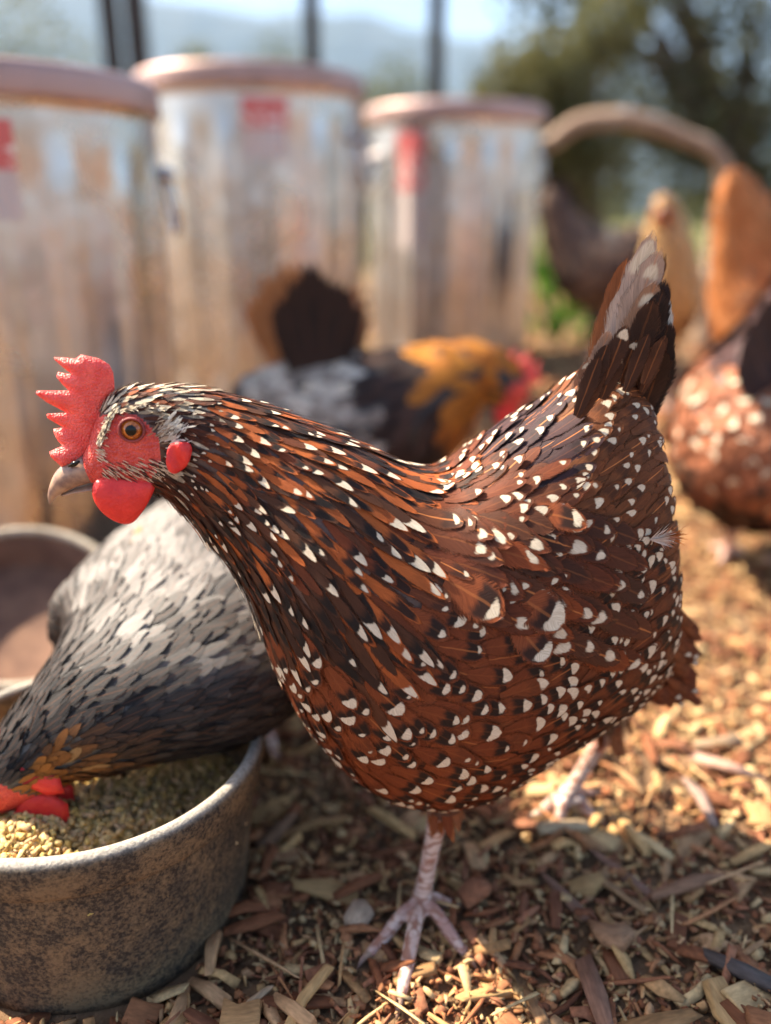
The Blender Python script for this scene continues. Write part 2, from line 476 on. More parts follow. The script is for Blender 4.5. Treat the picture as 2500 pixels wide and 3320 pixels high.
def sample_surface(rings, radius, tries):
    """dart throwing on the lofted skin; radius(P, si, th)->spacing"""
    nr, ns, _ = rings.shape
    A = rings[:-1]; B = rings[1:]
    def nx(x): return np.roll(x, -1, 1)
    area = np.linalg.norm(np.cross(nx(A)-A, B-A), axis=-1)
    pr = area.ravel()/area.sum()
    idx = RNG.choice(len(pr), tries, p=pr); fu = RNG.random(tries); fv = RNG.random(tries)
    I, J = np.divmod(idx, ns); J2 = (J+1) % ns
    fu_, fv_ = fu[:, None], fv[:, None]
    PP = (rings[I, J]*(1-fu_)+rings[I, J2]*fu_)*(1-fv_)+(rings[I+1, J]*(1-fu_)+rings[I+1, J2]*fu_)*fv_
    out = []; cell = 0.009; H = {}; KK = np.floor(PP/cell).astype(int).tolist(); PL_ = PP.tolist()
    for k in range(tries):
        i, j, j2, a, b = int(I[k]), int(J[k]), int(J2[k]), fu[k], fv[k]
        p = PP[k]
        r = radius(p, (i+b)/(nr-1), 2*math.pi*(j+a)/ns)
        if r is None: continue
        key = KK[k]; ok = True; rg = int(r/cell)+1; px_, py_, pz_ = PL_[k]
        for dx in range(-rg, rg+1):
            for dy in range(-rg, rg+1):
                for dz in range(-rg, rg+1):
                    for q0, q1, q2, rq in H.get((key[0]+dx, key[1]+dy, key[2]+dz), ()):
                        if (q0-px_)**2+(q1-py_)**2+(q2-pz_)**2 < 0.25*(r+rq)**2: ok = False; break
                    if not ok: break
                if not ok: break
            if not ok: break
        if not ok: continue
        H.setdefault(tuple(key), []).append((px_, py_, pz_, r))
        t = (rings[i+1, j]-rings[i, j])*(1-a)+(rings[i+1, j2]-rings[i, j2])*a
        e = rings[i, j2]-rings[i, j]
        n = np.cross(e, t); n /= np.linalg.norm(n)+1e-12
        out.append((p, t/(np.linalg.norm(t)+1e-12), n, (i+b)/(nr-1), 2*math.pi*(j+a)/ns))
    return out
def outward(rings, samples):
    res = []
    C = rings.mean(1)
    for p, t, n, s, th in samples:
        c = C[int(round(s*(len(C)-1)))]
        if np.dot(n, p-c) < 0: n = -n
        res.append((p, t, n, s, th))
    return res
def mixc(a, b, f): return np.array(a)*(1-f)+np.array(b)*f
def smoothstep(x, a, b):
    t = min(1, max(0, (x-a)/(b-a))); return t*t*(3-2*t)

# ================================================================== SETTING
def gh(x, y):
    """height of the mulch"""
    x = np.asarray(x, float); y = np.asarray(y, float)
    near = np.exp(-((x/3.5)**2+((y-1)/3.5)**2))
    h = 0.004*np.sin(9*x+1.3)*np.cos(7*y)+0.003*np.sin(23*x+2)*np.sin(19*y+1)+0.0015*np.sin(61*x)*np.cos(53*y)
    h += 0.012*np.sin(3.1*x+0.5)*np.sin(2.3*y-0.3)*smooth_np(y, 0.7, 1.4)
    h += 0.016*np.exp(-(((x-0.165)/0.09)**2+((y-0.60)/0.07)**2))
    return h*near
def smooth_np(x, a, b):
    t = np.clip((x-a)/(b-a), 0, 1); return t*t*(3-2*t)
def graded(lo, hi, c, n, k):
    t = np.linspace(-1, 1, n); g = np.sinh(k*t)/math.sinh(k)
    return np.where(g < 0, c+g*(c-lo), c+g*(hi-c))
gx = graded(-1845, 1845, 0.0, 301, 11.5); gy = graded(-55, 2895, 0.7, 301, 11.5)
X, Y = np.meshgrid(gx, gy, indexing='xy')
V = np.stack([X, Y, gh(X, Y)], -1).reshape(-1, 3)
ground = link('ground', fastmesh('ground', V, np.array(grid_faces(301, 301, False))), M['ground'])
ground['kind'] = 'structure'

# ---- mountain range
ridge = [(-1800, 560), (-900, 548), (-450, 520), (-200, 492), (-80, 500), (60, 470), (330, 425), (700, 380), (1300, 330), (1800, 340)]
rx = np.linspace(-1800, 1800, 130); rz = np.interp(rx, [r[0] for r in ridge], [r[1] for r in ridge])
prof = np.linspace(0, 1, 26); V = []
for j, t in enumerate(prof):
    for i, x in enumerate(rx):
        env = math.sin(min(t/0.72, 1)*math.pi/2)**1.2 if t < 0.72 else math.cos((t-0.72)/0.28*math.pi/2)
        nn = noise.fractal(Vector((x*0.0022, t*5.0, 3.1)), 1.0, 2.0, 5)
        z = rz[i]*env+nn*70*math.sin(t*math.pi)-5
        V.append((x, 1700+t*1100+nn*40, max(z, -5)))
mt = link('mountain', fastmesh('mountain', V, np.array(grid_faces(26, 130, False))), M['mount']); mt['kind'] = 'structure'

# ================================================================== WOOD CHIPS
CHIP_T = []
for a in (0.0, 0.5, 1.0):
    CHIP_T += [(a-0.5, -0.5, -0.5), (a-0.5, 0.5, -0.5), (a-0.5, 0.5, 0.5), (a-0.5, -0.5, 0.5)]
CHIP_T = np.array(CHIP_T)
CHIP_F = np.array([(0, 1, 5, 4), (1, 2, 6, 5), (2, 3, 7, 6), (3, 0, 4, 7), (4, 5, 9, 8), (5, 6, 10, 9), (6, 7, 11, 10), (7, 4, 8, 11), (3, 2, 1, 0), (8, 9, 10, 11)])
def chip_verts(n, L, W, T):
    J = RNG.uniform(-0.16, 0.16, (n, 12, 3))
    V = CHIP_T[None]+J*np.array([0.5, 1.0, 0.8])
    V[:, 4:8, 2] += RNG.uniform(-0.6, 0.9, n)[:, None]          # bow
    V[:, 4:8, 1] += RNG.uniform(-0.35, 0.35, n)[:, None]
    tap = RNG.uniform(0.35, 1.0, n)
    V[:, 8:, 1:] *= tap[:, None, None]; V[:, :4, 1:] *= RNG.uniform(0.6, 1.0, n)[:, None, None]
    return V*np.stack([L, W, T], -1)[:, None, :]
def chip_rot(n, tilt):
    az = RNG.uniform(0, 2*math.pi, n); ti = RNG.normal(0, tilt, n); ro = RNG.normal(0, tilt*1.6, n)
    ca, sa, ct, st, cr, sr = np.cos(az), np.sin(az), np.cos(ti), np.sin(ti), np.cos(ro), np.sin(ro)
    Rz = np.zeros((n, 3, 3)); Rz[:, 0, 0] = ca; Rz[:, 0, 1] = -sa; Rz[:, 1, 0] = sa; Rz[:, 1, 1] = ca; Rz[:, 2, 2] = 1
    Ry = np.zeros((n, 3, 3)); Ry[:, 0, 0] = ct; Ry[:, 0, 2] = st; Ry[:, 1, 1] = 1; Ry[:, 2, 0] = -st; Ry[:, 2, 2] = ct
    Rx = np.zeros((n, 3, 3)); Rx[:, 0, 0] = 1; Rx[:, 1, 1] = cr; Rx[:, 1, 2] = -sr; Rx[:, 2, 1] = sr; Rx[:, 2, 2] = cr
    return Rz@Ry@Rx
BOWL_C = np.array((-0.200, 0.456)); BOWL_R = 0.121; BOWL_H = 0.130
def clear(x, y):
    return np.hypot(x-BOWL_C[0], y-BOWL_C[1]) > 0.106
CHIP_COLS = np.array([(0.31, 0.155, 0.085), (0.25, 0.108, 0.058), (0.42, 0.27, 0.14), (0.50, 0.35, 0.18), (0.18, 0.080, 0.048), (0.37, 0.19, 0.10), (0.45, 0.30, 0.18), (0.28, 0.135, 0.085)])
def chip_cols(n, bright=1.0, pale=0.2):
    k = RNG.integers(0, len(CHIP_COLS), n); c = CHIP_COLS[k]*RNG.uniform(0.65, 1.15, n)[:, None]*bright*np.array((1.16, .98, .80))
    pl = RNG.random(n) < pale; c[pl] = np.array((0.58, 0.39, 0.19))*RNG.uniform(0.85, 1.15, pl.sum())[:, None]
    return c
def chip_field(x, y, L, W, T, tilt, lift, cols):
    keep = clear(x, y); x, y, L, W, T, cols = x[keep], y[keep], L[keep], W[keep], T[keep], cols[keep]
    n = len(x); V = chip_verts(n, L, W, T); V = np.einsum('nij,nkj->nki', chip_rot(n, tilt), V)
    z = gh(x, y)+lift*RNG.random(n)+T*0.3
    V += np.stack([x, y, z], -1)[:, None, :]
    Q = (CHIP_F[None]+(np.arange(n)*12)[:, None, None]).reshape(-1, 4)
    return V.reshape(-1, 3), Q, np.repeat(cols, 12, 0)
def ring_pts(n, y0, y1, power=1.0, spread=0.62):
    y = y0+(y1-y0)*RNG.random(n)**power
    return RNG.uniform(-1, 1, n)*(0.10+spread*y), y
parts = []
n = 20000; x, y = ring_pts(n, 0.24, 1.5, 1.35)           # small shreds
parts.append(chip_field(x, y, RNG.uniform(.003, .016, n)*RNG.uniform(.5, 1, n), RNG.uniform(.0010, .0032, n), RNG.uniform(.0008, .002, n), 0.34, 0.008, chip_cols(n, 1.0, 0.15)))
n = 6500; x, y = ring_pts(n, 0.24, 1.6, 1.15)            # crumbs
parts.append(chip_field(x, y, RNG.uniform(.004, .009, n), RNG.uniform(.003, .007, n), RNG.uniform(.0015, .004, n), 0.4, 0.006, chip_cols(n, 1.0, 0.16)))
n = 420; x, y = ring_pts(n, 0.26, 1.3, 1.2)             # straws
parts.append(chip_field(x, y, RNG.uniform(.03, .07, n), RNG.uniform(.0012, .0022, n), RNG.uniform(.0010, .0016, n), 0.16, 0.014, chip_cols(n, 1.0, 0.35)))
n = 3200; x, y = ring_pts(n, 0.24, 2.2, 1.1)             # medium chips
parts.append(chip_field(x, y, RNG.uniform(.016, .034, n), RNG.uniform(.004, .009, n), RNG.uniform(.0018, .004, n), 0.22, 0.009, chip_cols(n, 1.0, 0.14)))
n = 9000; x, y = ring_pts(n, 1.3, 5.0, 1.2, 0.75)        # far chips
parts.append(chip_field(x, y, RNG.uniform(.02, .06, n), RNG.uniform(.006, .018, n), RNG.uniform(.003, .008, n), 0.3, 0.012, chip_cols(n, 1.0, 0.3)))
o = 0; VV, QQ, CC = [], [], []
for v, q, c in parts:
    VV.append(v); QQ.append(q+o); CC.append(c); o += len(v)
mulch = link('mulch', fastmesh('mulch', np.vstack(VV), np.vstack(QQ), fc=np.vstack(CC)), M['mulch'], ground, smooth=False)
mulch['kind'] = 'stuff'
# the chips that can be told apart, one by one
tmpl = []
for k in range(36):
    L, Wd, T = RNG.uniform(.026, .058), RNG.uniform(.006, .016), RNG.uniform(.0025, .005)
    if k % 6 == 0: L, Wd, T = RNG.uniform(.018, .026), RNG.uniform(.014, .020), RNG.uniform(.005, .009)
    v = chip_verts(1, np.array([L]), np.array([Wd]), np.array([T]))[0]
    me = fastmesh('wood_chip', v, CHIP_F, fc=np.repeat(chip_cols(1, 0.86, 0.12), 12, 0)); me.materials.append(M['chip'])
    bm = bmesh.new(); bm.from_mesh(me); bmesh.ops.bevel(bm, geom=bm.edges[:], offset=0.0006, segments=1, affect='EDGES'); bm.to_mesh(me); bm.free()
    tmpl.append((me, T))
def place_chip(me, T, x, y, az, tilt=0.0, roll=0.0, dz=0.004, scale=1.0):
    o = bpy.data.objects.new('wood_chip', me); COL.objects.link(o); o.parent = ground
    o.location = (x, y, float(gh(x, y))+T*0.4*scale+dz); o.rotation_euler = (roll, tilt, az); o.scale = (scale,)*3
    return o
n_chip = 0
while n_chip < 285:
    y = 0.27+1.0*random.random()**1.5; x = random.uniform(-1, 1)*(0.06+0.52*y)
    if not clear(x, y): continue
    if math.hypot(x-0.026, y-0.42) < 0.045: continue
    me, T = random.choice(tmpl)
    place_chip(me, T, x, y, random.uniform(0, 6.28), random.gauss(0, .14), random.gauss(0, .2), random.uniform(.003, .009)); n_chip += 1
def big_chip(px, py, L, Wd, T, az, col, tilt=0.0, roll=0.0):
    g = onground(px, py, 0.008)
    v = chip_verts(1, np.array([L]), np.array([Wd]), np.array([T]))[0]
    me = fastmesh('wood_chip', v, CHIP_F, fc=np.repeat(np.array([col]), 12, 0)); me.materials.append(M['chip'])
    bm = bmesh.new(); bm.from_mesh(me); bmesh.ops.bevel(bm, geom=bm.edges[:], offset=0.0008, segments=2, affect='EDGES'); bm.to_mesh(me); bm.free()
    place_chip(me, T, g[0], g[1], az, tilt, roll, 0.008)
big_chip(1985, 3020, 0.026, 0.022, 0.010, 0.1, (0.36, 0.19, 0.10), 0.05, -0.35)
big_chip(1935, 3230, 0.062, 0.012, 0.005, 1.62, (0.24, 0.12, 0.075), 0.05)
big_chip(1830, 2900, 0.05, 0.009, 0.004, 2.1, (0.22, 0.115, 0.075))
big_chip(2000, 2820, 0.06, 0.007, 0.004, 2.2, (0.24, 0.13, 0.09))
big_chip(2240, 2880, 0.06, 0.009, 0.005, 0.3, (0.27, 0.14, 0.08))
big_chip(2420, 3180, 0.05, 0.010, 0.006, -0.6, (0.10, 0.075, 0.065))
big_chip(2350, 2500, 0.06, 0.012, 0.006, -0.55, (0.45, 0.27, 0.20))
big_chip(2330, 2420, 0.045, 0.012, 0.006, 0.25, (0.28, 0.19, 0.12))
big_chip(2260, 2600, 0.06, 0.010, 0.005, 1.65, (0.30, 0.20, 0.16))
big_chip(2030, 2560, 0.04, 0.006, 0.004, 2.0, (0.42, 0.25, 0.12))
big_chip(1160, 2960, 0.026, 0.014, 0.006, 1.3, (0.42, 0.30, 0.21), 0.2, 0.2)
big_chip(820, 3260, 0.030, 0.006, 0.004, 0.9, (0.52, 0.36, 0.22))
big_chip(900, 2690, 0.045, 0.012, 0.006, 1.0, (0.22, 0.12, 0.07))
big_chip(1820, 2700, 0.040, 0.013, 0.007, 0.2, (0.50, 0.36, 0.22), 0.1)

# ================================================================== MAIN HEN
YAW = R(9)
TD = np.array((math.cos(YAW), math.sin(YAW), 0.0))          # towards the tail
SD = np.array((math.sin(YAW), -math.cos(YAW), 0.0))         # towards the viewer's side (hen's left)
FOOT = onground(1370, 2950)
P0 = FOOT-SD*0.034
def hp(px, py, off=0.0):
    """point of the hen's upright middle plane, shifted sideways by off"""
    r = ray(px, py); o = np.array((0, 0, CAM_H)); q = P0+SD*off
    t = np.dot(q-o, SD)/np.dot(r, SD); return o+r*t
def inv(p):
    """outline coordinates of a point's foot on the middle plane"""
    q = p-SD*np.dot(p-P0, SD); d = q-np.array((0, 0, CAM_H))
    z = d[1]*CP-d[2]*SP; return 1250+FPX*d[0]/z, 1660-FPX*(d[1]*SP+d[2]*CP)/z
ST = [  # top x,y  bottom x,y  half width
    ((262, 1490), (268, 1520), .004), ((290, 1430), (296, 1560), .0105), ((330, 1318), (378, 1588), .0155), ((400, 1262), (462, 1594), .0185),
    ((525, 1252), (525, 1600), .0200), ((665, 1262), (600, 1665), .0235), ((800, 1300), (675, 1745), .030), ((940, 1352), (755, 1835), .040),
    ((1080, 1407), (815, 1935), .052), ((1200, 1462), (865, 2060), .062), ((1330, 1518), (925, 2185), .069), ((1440, 1530), (1010, 2320), .074),
    ((1530, 1482), (1135, 2455), .077), ((1620, 1412), (1310, 2535), .078), ((1720, 1350), (1510, 2520), .077), ((1805, 1292), (1720, 2410), .071),
    ((1890, 1225), (1915, 2310), .062), ((1985, 1205), (2055, 2230), .050), ((2060, 1280), (2125, 2130), .038), ((2105, 1480), (2145, 2030), .024)]
arr = []
for (tx, ty), (bx, by), wd in ST:
    arr.append(np.concatenate([hp(tx, ty), hp(bx, by), [wd]]))
C = catmull(np.array(arr), 5); NSEG = 56
th = np.arange(NSEG)*2*math.pi/NSEG
rings = []
for i, c in enumerate(C):
    top, bot, wd = c[:3], c[3:6], max(c[6], .003)
    mid = (top+bot)/2; up = (top-bot)/2
    ct, stt = np.cos(th), np.sin(th)
    e = 0.92
    cc = np.sign(ct)*np.abs(ct)**e; ss = np.sign(stt)*np.abs(stt)**e
    low = 1+0.10*(-cc)*smoothstep(i/len(C), 0.35, 0.6)       # heavier towards the breast
    rings.append(mid+cc[:, None]*up+(ss*low*wd)[:, None]*SD)
HR = np.array(rings)
hv, hf = loft_from(HR)
HBVH = BVHTree.FromPolygons([Vector(v) for v in hv], hf)

def toe(a, b, r0, r1, arch=0.010):
    a = np.array(a); b = np.array(b); m1 = a*0.66+b*0.34; m2 = a*0.3+b*0.7
    m1 = m1+np.array((0, 0, arch*0.55)); m2 = m2+np.array((0, 0, arch*0.15))
    return tube([a, m1, m2, b], [r0, r0*0.94, r0*0.86, r1], 10, 4)
def gz(px, py, z):
    p = onground(px, py, 0.0); p = onground(px, py, float(gh(p[0], p[1]))+z); return p
def foot_geo(hip, ank, toes, r=0.0062):
    parts = [tube([hip, hip*0.5+ank*0.5+np.array((0, 0.002, 0)), ank], [r*1.55, r*0.98, r*1.05], 12, 5),
             tube([ank+np.array((0, 0, .008)), ank, ank-np.array((0, 0, .004))], [r*0.9, r*1.3, r*0.9], 12, 4)]
    claws = []
    for tip, rr in toes:
        d = tip-ank; parts.append(toe(ank, tip, r*0.82*rr, r*0.52*rr))
        e = d/np.linalg.norm(d)
        claws.append(tube([tip-e*0.002, tip+e*0.005+np.array((0, 0, .001)), tip+e*0.011-np.array((0, 0, .003))], [r*0.45*rr, r*0.34*rr, r*0.08], 8, 3))
    return parts, claws
ank1 = gz(1365, 2925, 0.012)
hip1 = hp(1440, 2560, 0.030)
toes1 = [(gz(1195, 3095, .004), 1.0), (gz(1298, 3240, .005), 1.1), (gz(1512, 3095, .004), 1.0), (gz(1480, 2935, .004), 0.8)]
leg1, claw1 = foot_geo(hip1, ank1, toes1)
ank2 = gz(1838, 2585, 0.012); hip2 = hp(1990, 2340, -0.035)
toes2 = [(gz(1740, 2640, .004), 1.0), (gz(1800, 2690, .004), 1.05), (gz(1930, 2650, .004), 1.0), (gz(1925, 2570, .004), 0.8)]
leg2, claw2 = foot_geo(hip2, ank2, toes2)
# thighs
thigh1 = tube([hp(1480, 2350, .040), hp(1450, 2520, .034), hp(1432, 2640, .031)], [.030, .021, .009], 14, 5)
thigh2 = tube([hp(1900, 2180, -.040), hp(1965, 2310, -.036), hp(1975, 2385, -.034)], [.028, .018, .008], 14, 5)
me = remesh(*join([(hv, hf), thigh1, thigh2]+leg1+leg2), 0.0016, 2)
hen = empty('speckled_hen', (FOOT[0], FOOT[1]+0.03, 0))
tag(hen, 'reddish brown hen with white speckles standing in front, eating nothing, facing left', 'hen', 'hens in the run')
hen['label'] = 'large white-speckled reddish brown hen standing in profile beside the feed bowl'
def in_face(x, y):
    return ((x-405)/128)**2+((y-1440)/122)**2 < 1 or (x < 330 and y > 1330)
LEGSEG = [(hip1, ank1), (hip2, ank2)]+[(ank1, t) for t, _ in toes1]+[(ank2, t) for t, _ in toes2]
def seg_d(P, a, b):
    ab = b-a; t = np.clip(((P-a)@ab)/np.dot(ab, ab), 0, 1); return np.linalg.norm(P-a-t[:, None]*ab, axis=1)
def centers(me):
    a = np.empty(len(me.polygons)*3, np.float32); me.polygons.foreach_get('center', a); return a.reshape(-1, 3).astype(float)
body = link('body', me, [M['skin'], M['face'], M['leg']], hen)
CE = centers(me); mi = np.zeros(len(CE), np.int32)
ld = np.min([seg_d(CE, a, b) for a, b in LEGSEG], 0); mi[(CE[:, 2] < 0.115) & (ld < 0.0105)] = 2
for k in np.where((mi == 0) & ((CE-P0)@TD < hp(575, 1400)@TD-P0@TD) & (CE[:, 2] > .2))[0]:
    fx, fy = inv(CE[k])
    if fy < 1620 and in_face(fx, fy): mi[k] = 1
me.polygons.foreach_set('material_index', mi)
for cl in claw1+claw2: link('claw', mesh('claw', *cl), M['beak'], hen)

# ---- plumage
PL = Feathers()
MAH = (0.150, 0.034, 0.012); RUST = (0.27, 0.062, 0.016); DARK = (0.030, 0.014, 0.010); BROWN = (0.085, 0.032, 0.015); CREAM = (0.62, 0.52, 0.38)
def zone(x, y, s):
    """crown / neck / back / breast / rear weights"""
    return s
S_HEAD, S_NECK, S_SH = 4.5/19, 8.5/19, 10.5/19
def hen_radius(p, s, t):
    x, y = inv(p)
    if s < S_HEAD+0.03:
        if x < 560 and in_face(x, y): return None
        if s < 0.07: return None
        return 0.0015+0.0013*s/S_HEAD
    if s < S_NECK: return 0.0038+0.0026*smoothstep(s, S_HEAD, S_NECK)
    top = math.cos(t)
    if top > 0.45: return 0.0056
    if x > 1750: return 0.0062
    return 0.0066+0.0016*smoothstep(-top, -0.4, 0.6)
smp = outward(HR, sample_surface(HR, hen_radius, 75000))
for p, t, n, s, thh in smp:
    x, y = inv(p); top = math.cos(thh); rnd = random.random(); rn2 = random.random()
    t = t+np.cross(n, t)*random.gauss(0, 0.10)
    sp = 0.0; bar = 0.0; quill = 0.0; pointy = 0.15
    if s < S_HEAD+0.03:                                    # crown and cheeks: tiny pale and dark feathers
        L, W = 0.0062+0.004*rn2+0.006*smoothstep(s, .12, .26), 0.0021+0.0009*rnd
        pale = 0.55 if y < 1330 else 0.20
        if x < 420: pale = 0.68
        fc = mixc((0.34, 0.25, 0.16), (0.66, 0.56, 0.42), rn2) if rnd < pale*0.9 else mixc(DARK, MAH, rn2*0.8)
        if rnd > 0.95: fc = np.array(RUST)
        lift = 0.0012+0.0012*rn2; pointy = 0.45; base = 0.0002
        if x > 480: sp = 0.8 if rn2 < 0.22 else 0.0; bar = 0.5
    elif s < S_SH and (top > -0.35 or s < S_NECK):          # hackles
        f = smoothstep(s, S_HEAD, S_SH)
        L, W = 0.017+0.026*f+0.008*rn2, 0.0040+0.0042*f
        upper = smoothstep(top, -0.5, 0.3)
        k = rnd
        if k < 0.34*upper+0.05: fc = mixc(RUST, (0.40, 0.10, 0.024), rn2)
        elif k < 0.72: fc = mixc(DARK, BROWN, rn2)
        else: fc = mixc(MAH, BROWN, rn2)
        bar = 0.95 if random.random() < 0.72 else 0.2
        if random.random() < (0.50 if s < S_NECK*0.9 else 0.34)*(1.5 if noise.noise(Vector(p)*45) > .1 else .6): sp = random.uniform(0.5, 1.15)
        lift = (0.0022+0.0010*rn2 if sp > 0 else 0.0010+0.0012*rn2); pointy = 0.26; base = (0.0009 if sp > 0 else 0.0004)
    elif top > 0.30 or (x > 1950 and y < 1800):              # back and saddle
        L, W = 0.023+0.007*rn2, 0.0085+0.002*rnd
        fc = mixc(mixc(BROWN, MAH, .3+.5*rn2), DARK, 0.15*rnd)
        if 1480 < x < 1740 and y < 1500: fc = mixc(fc, (0.022, 0.018, 0.026), 0.75)  # purplish dark sheen mixed into the feather colour
        elif x > 1700: fc = mixc(fc, (0.20, 0.075, 0.025), 0.4)
        if random.random() < 0.46: sp = random.uniform(0.35, 0.85)
        bar = 0.7*random.random() if sp > 0 else 0.15; quill = 0.9 if random.random() < 0.22 else 0.1
        lift = (0.0022+0.0012*rn2 if sp > 0 else 0.0009+0.0010*rn2); pointy = 0.10; base = (0.0014 if sp > 0 else 0.0004)
    else:                                                    # breast, flank and belly
        L, W = 0.025+0.006*rn2, 0.0130+0.0035*rnd-0.003*smoothstep(x, 1600, 1900)
        fc = mixc(MAH, (0.19, 0.046, 0.015), rn2)
        rear = smoothstep(x, 1350, 1800); low = smoothstep(y, 1900, 2300)
        fc = mixc(fc, BROWN, 0.45*rear*(.5+.5*rn2)+0.15*(1-low))
        pw = 0.80+0.05*rear
        if 1000 < x < 1500 and 1700 < y < 2050: pw = 0.50
        if random.random() < pw*.80: sp = random.uniform(0.28, 0.95)
        bar = (0.95 if random.random() < 0.75 else 0.3) if sp > 0 else (0.8 if random.random() < 0.10 else 0.0)
        quill = 0.4 if random.random() < 0.2 else 0.08
        lift = (0.0016+0.0008*rn2 if sp > 0 else 0.0006+0.0008*rn2); pointy = 0.0; base = (0.0014 if sp > 0 else 0.0004)
    PL.add(p, t, n, L, W, fc, (sp, bar, quill, random.random()), lift=lift, base=base, pointy=pointy, bvh=HBVH, cup=0.02)
n_plain = len(PL.items)
# folded wing: rows of long feathers lying along the flank
for row, (y0, y1, cnt, L0, W0) in enumerate([(1880, 2080, 9, .060, .020), (1790, 1960, 10, .058, .019), (1700, 1850, 10, .052, .018), (1640, 1760, 9, .044, .016), (1590, 1690, 8, .036, .015)]):
    for i in range(cnt):
        f = (i+0.5*(row % 2))/cnt
        px = 1330+f*560+row*10; py = y0+(y1-y0)*f
        q = hp(px, py, 0.055); loc, nn, _, _ = HBVH.find_nearest(Vector(q))
        dirv = hp(px+200, py+75+random.uniform(-15, 15), 0.055)-q
        fc = mixc(mixc(MAH, BROWN, random.random()), DARK, 0.35*random.random())
        if random.random() < 0.16 and row < 3: fc = mixc(RUST, MAH, 0.6)
        sp = random.uniform(0.35, 0.7) if random.random() < 0.6 else 0.0
        PL.add(np.array(loc), dirv, np.array(nn), L0*random.uniform(.85, 1.1), W0*random.uniform(.9, 1.1), fc, (sp, 0.7*random.random(), 0.7 if random.random() < .35 else .15, random.random()),
               lift=0.0034+0.0016*random.random(), base=0.0014, pointy=0.12, bvh=HBVH, cup=0.03)
# one out-turned covert with a round white spot and a dark bar
for (px, py, ex, ey, L0, W0, sp) in [(1440, 1880, 1620, 1980, .036, .026, 0.75), (1640, 1900, 1780, 2000, .034, .026, 1.15), (1640, 1990, 1720, 2090, .028, .022, 0.95), (1720, 1640, 1880, 1690, .03, .016, .8)]:
    q = hp(px, py, .06); loc, nn, _, _ = HBVH.find_nearest(Vector(q))
    PL.add(np.array(loc), hp(ex, ey, .06)-q, np.array(nn), L0, W0, (0.20, 0.052, 0.018), (sp*.85, 0.9, 0.3, random.random()), lift=0.0070, base=0.0025, bvh=HBVH, cup=0.02)
# thigh fluff round the top of the legs
for ctr, rr, cnt in ((hp(1432, 2600, .031), .014, 46), (hp(1975, 2360, -.034), .013, 30)):
    for i in range(cnt):
        a = random.uniform(0, 6.28); d = np.array((math.cos(a), math.sin(a), 0))
        p = ctr+d*rr*random.uniform(.5, 1.0)+np.array((0, 0, random.uniform(0, .030)))
        PL.add(p, np.array((0.15, 0.0, -1))+d*random.uniform(-.2, .35), d, random.uniform(.016, .028), random.uniform(.005, .009), mixc(MAH, (0.30, 0.10, 0.035), random.random()), (0, 0, .1, random.random()), lift=.001, pointy=.6, cup=.05)
# vent fluff behind the thighs
for i in range(260):
    px, py = random.uniform(2070, 2215), random.uniform(1960, 2250)
    q = hp(px, py, random.uniform(-.025, .02))
    PL.add(q, hp(px+60, py+45)-hp(px, py)+np.array((0, 0, 0)), SD+np.array((0.3, 0, 0)), random.uniform(.012, .022), random.uniform(.005, .009), mixc(MAH, (0.22, 0.065, 0.02), random.random()), (0.8 if random.random() < .2 else 0, .3, .1, random.random()), lift=.001, pointy=.3)
# coverts at the root of the tail
for i in range(34):
    f = random.random(); px, py = 1850+f*260+random.uniform(-15, 15), 1285-70*math.sin(f*2.6)+random.uniform(0, 90)
    q = hp(px, py, random.uniform(.004, .034))
    pale = f < 0.35 and random.random() < .6
    fc = mixc((0.40, 0.25, 0.17), (0.30, 0.14, 0.08), random.random()) if pale else mixc(BROWN, DARK, random.random())
    PL.add(q, hp(px+45+5*f, py-120)-hp(px, py), SD+np.array((-.3, 0, .3)), random.uniform(.024, .036), random.uniform(.010, .014), fc, (0.7 if random.random() < .3 else 0, .3, .3, random.random()), lift=.003, pointy=.2)
# downy feather sticking out of the rump
q0 = hp(2075, 1745, 0.052); loc, nn, _, _ = HBVH.find_nearest(Vector(q0)); q0 = np.array(loc)+np.array(nn)*.004
DW = Feathers(True)
for i in range(120):
    f = random.random()
    e = hp(2180, 1730, .05)-hp(2075, 1745, .05); e /= np.linalg.norm(e)
    d = e*random.uniform(.3, 1.0)+np.array((0, 0, 1))*random.gauss(0.15, .55)+np.array(nn)*random.uniform(.1, .7)
    fc = mixc((0.62, 0.50, 0.42), (0.42, 0.12, 0.03), smoothstep(f, .2, .7))
    DW.add(q0+e*f*.014, d, np.array(nn)+np.random.default_rng(i).normal(0, .4, 3), random.uniform(.006, .013), .0007, fc, (0, 0, 0, random.random()), pointy=.8, cup=0, lift=.001)
DW.build('down_tuft', DW.items, hen)
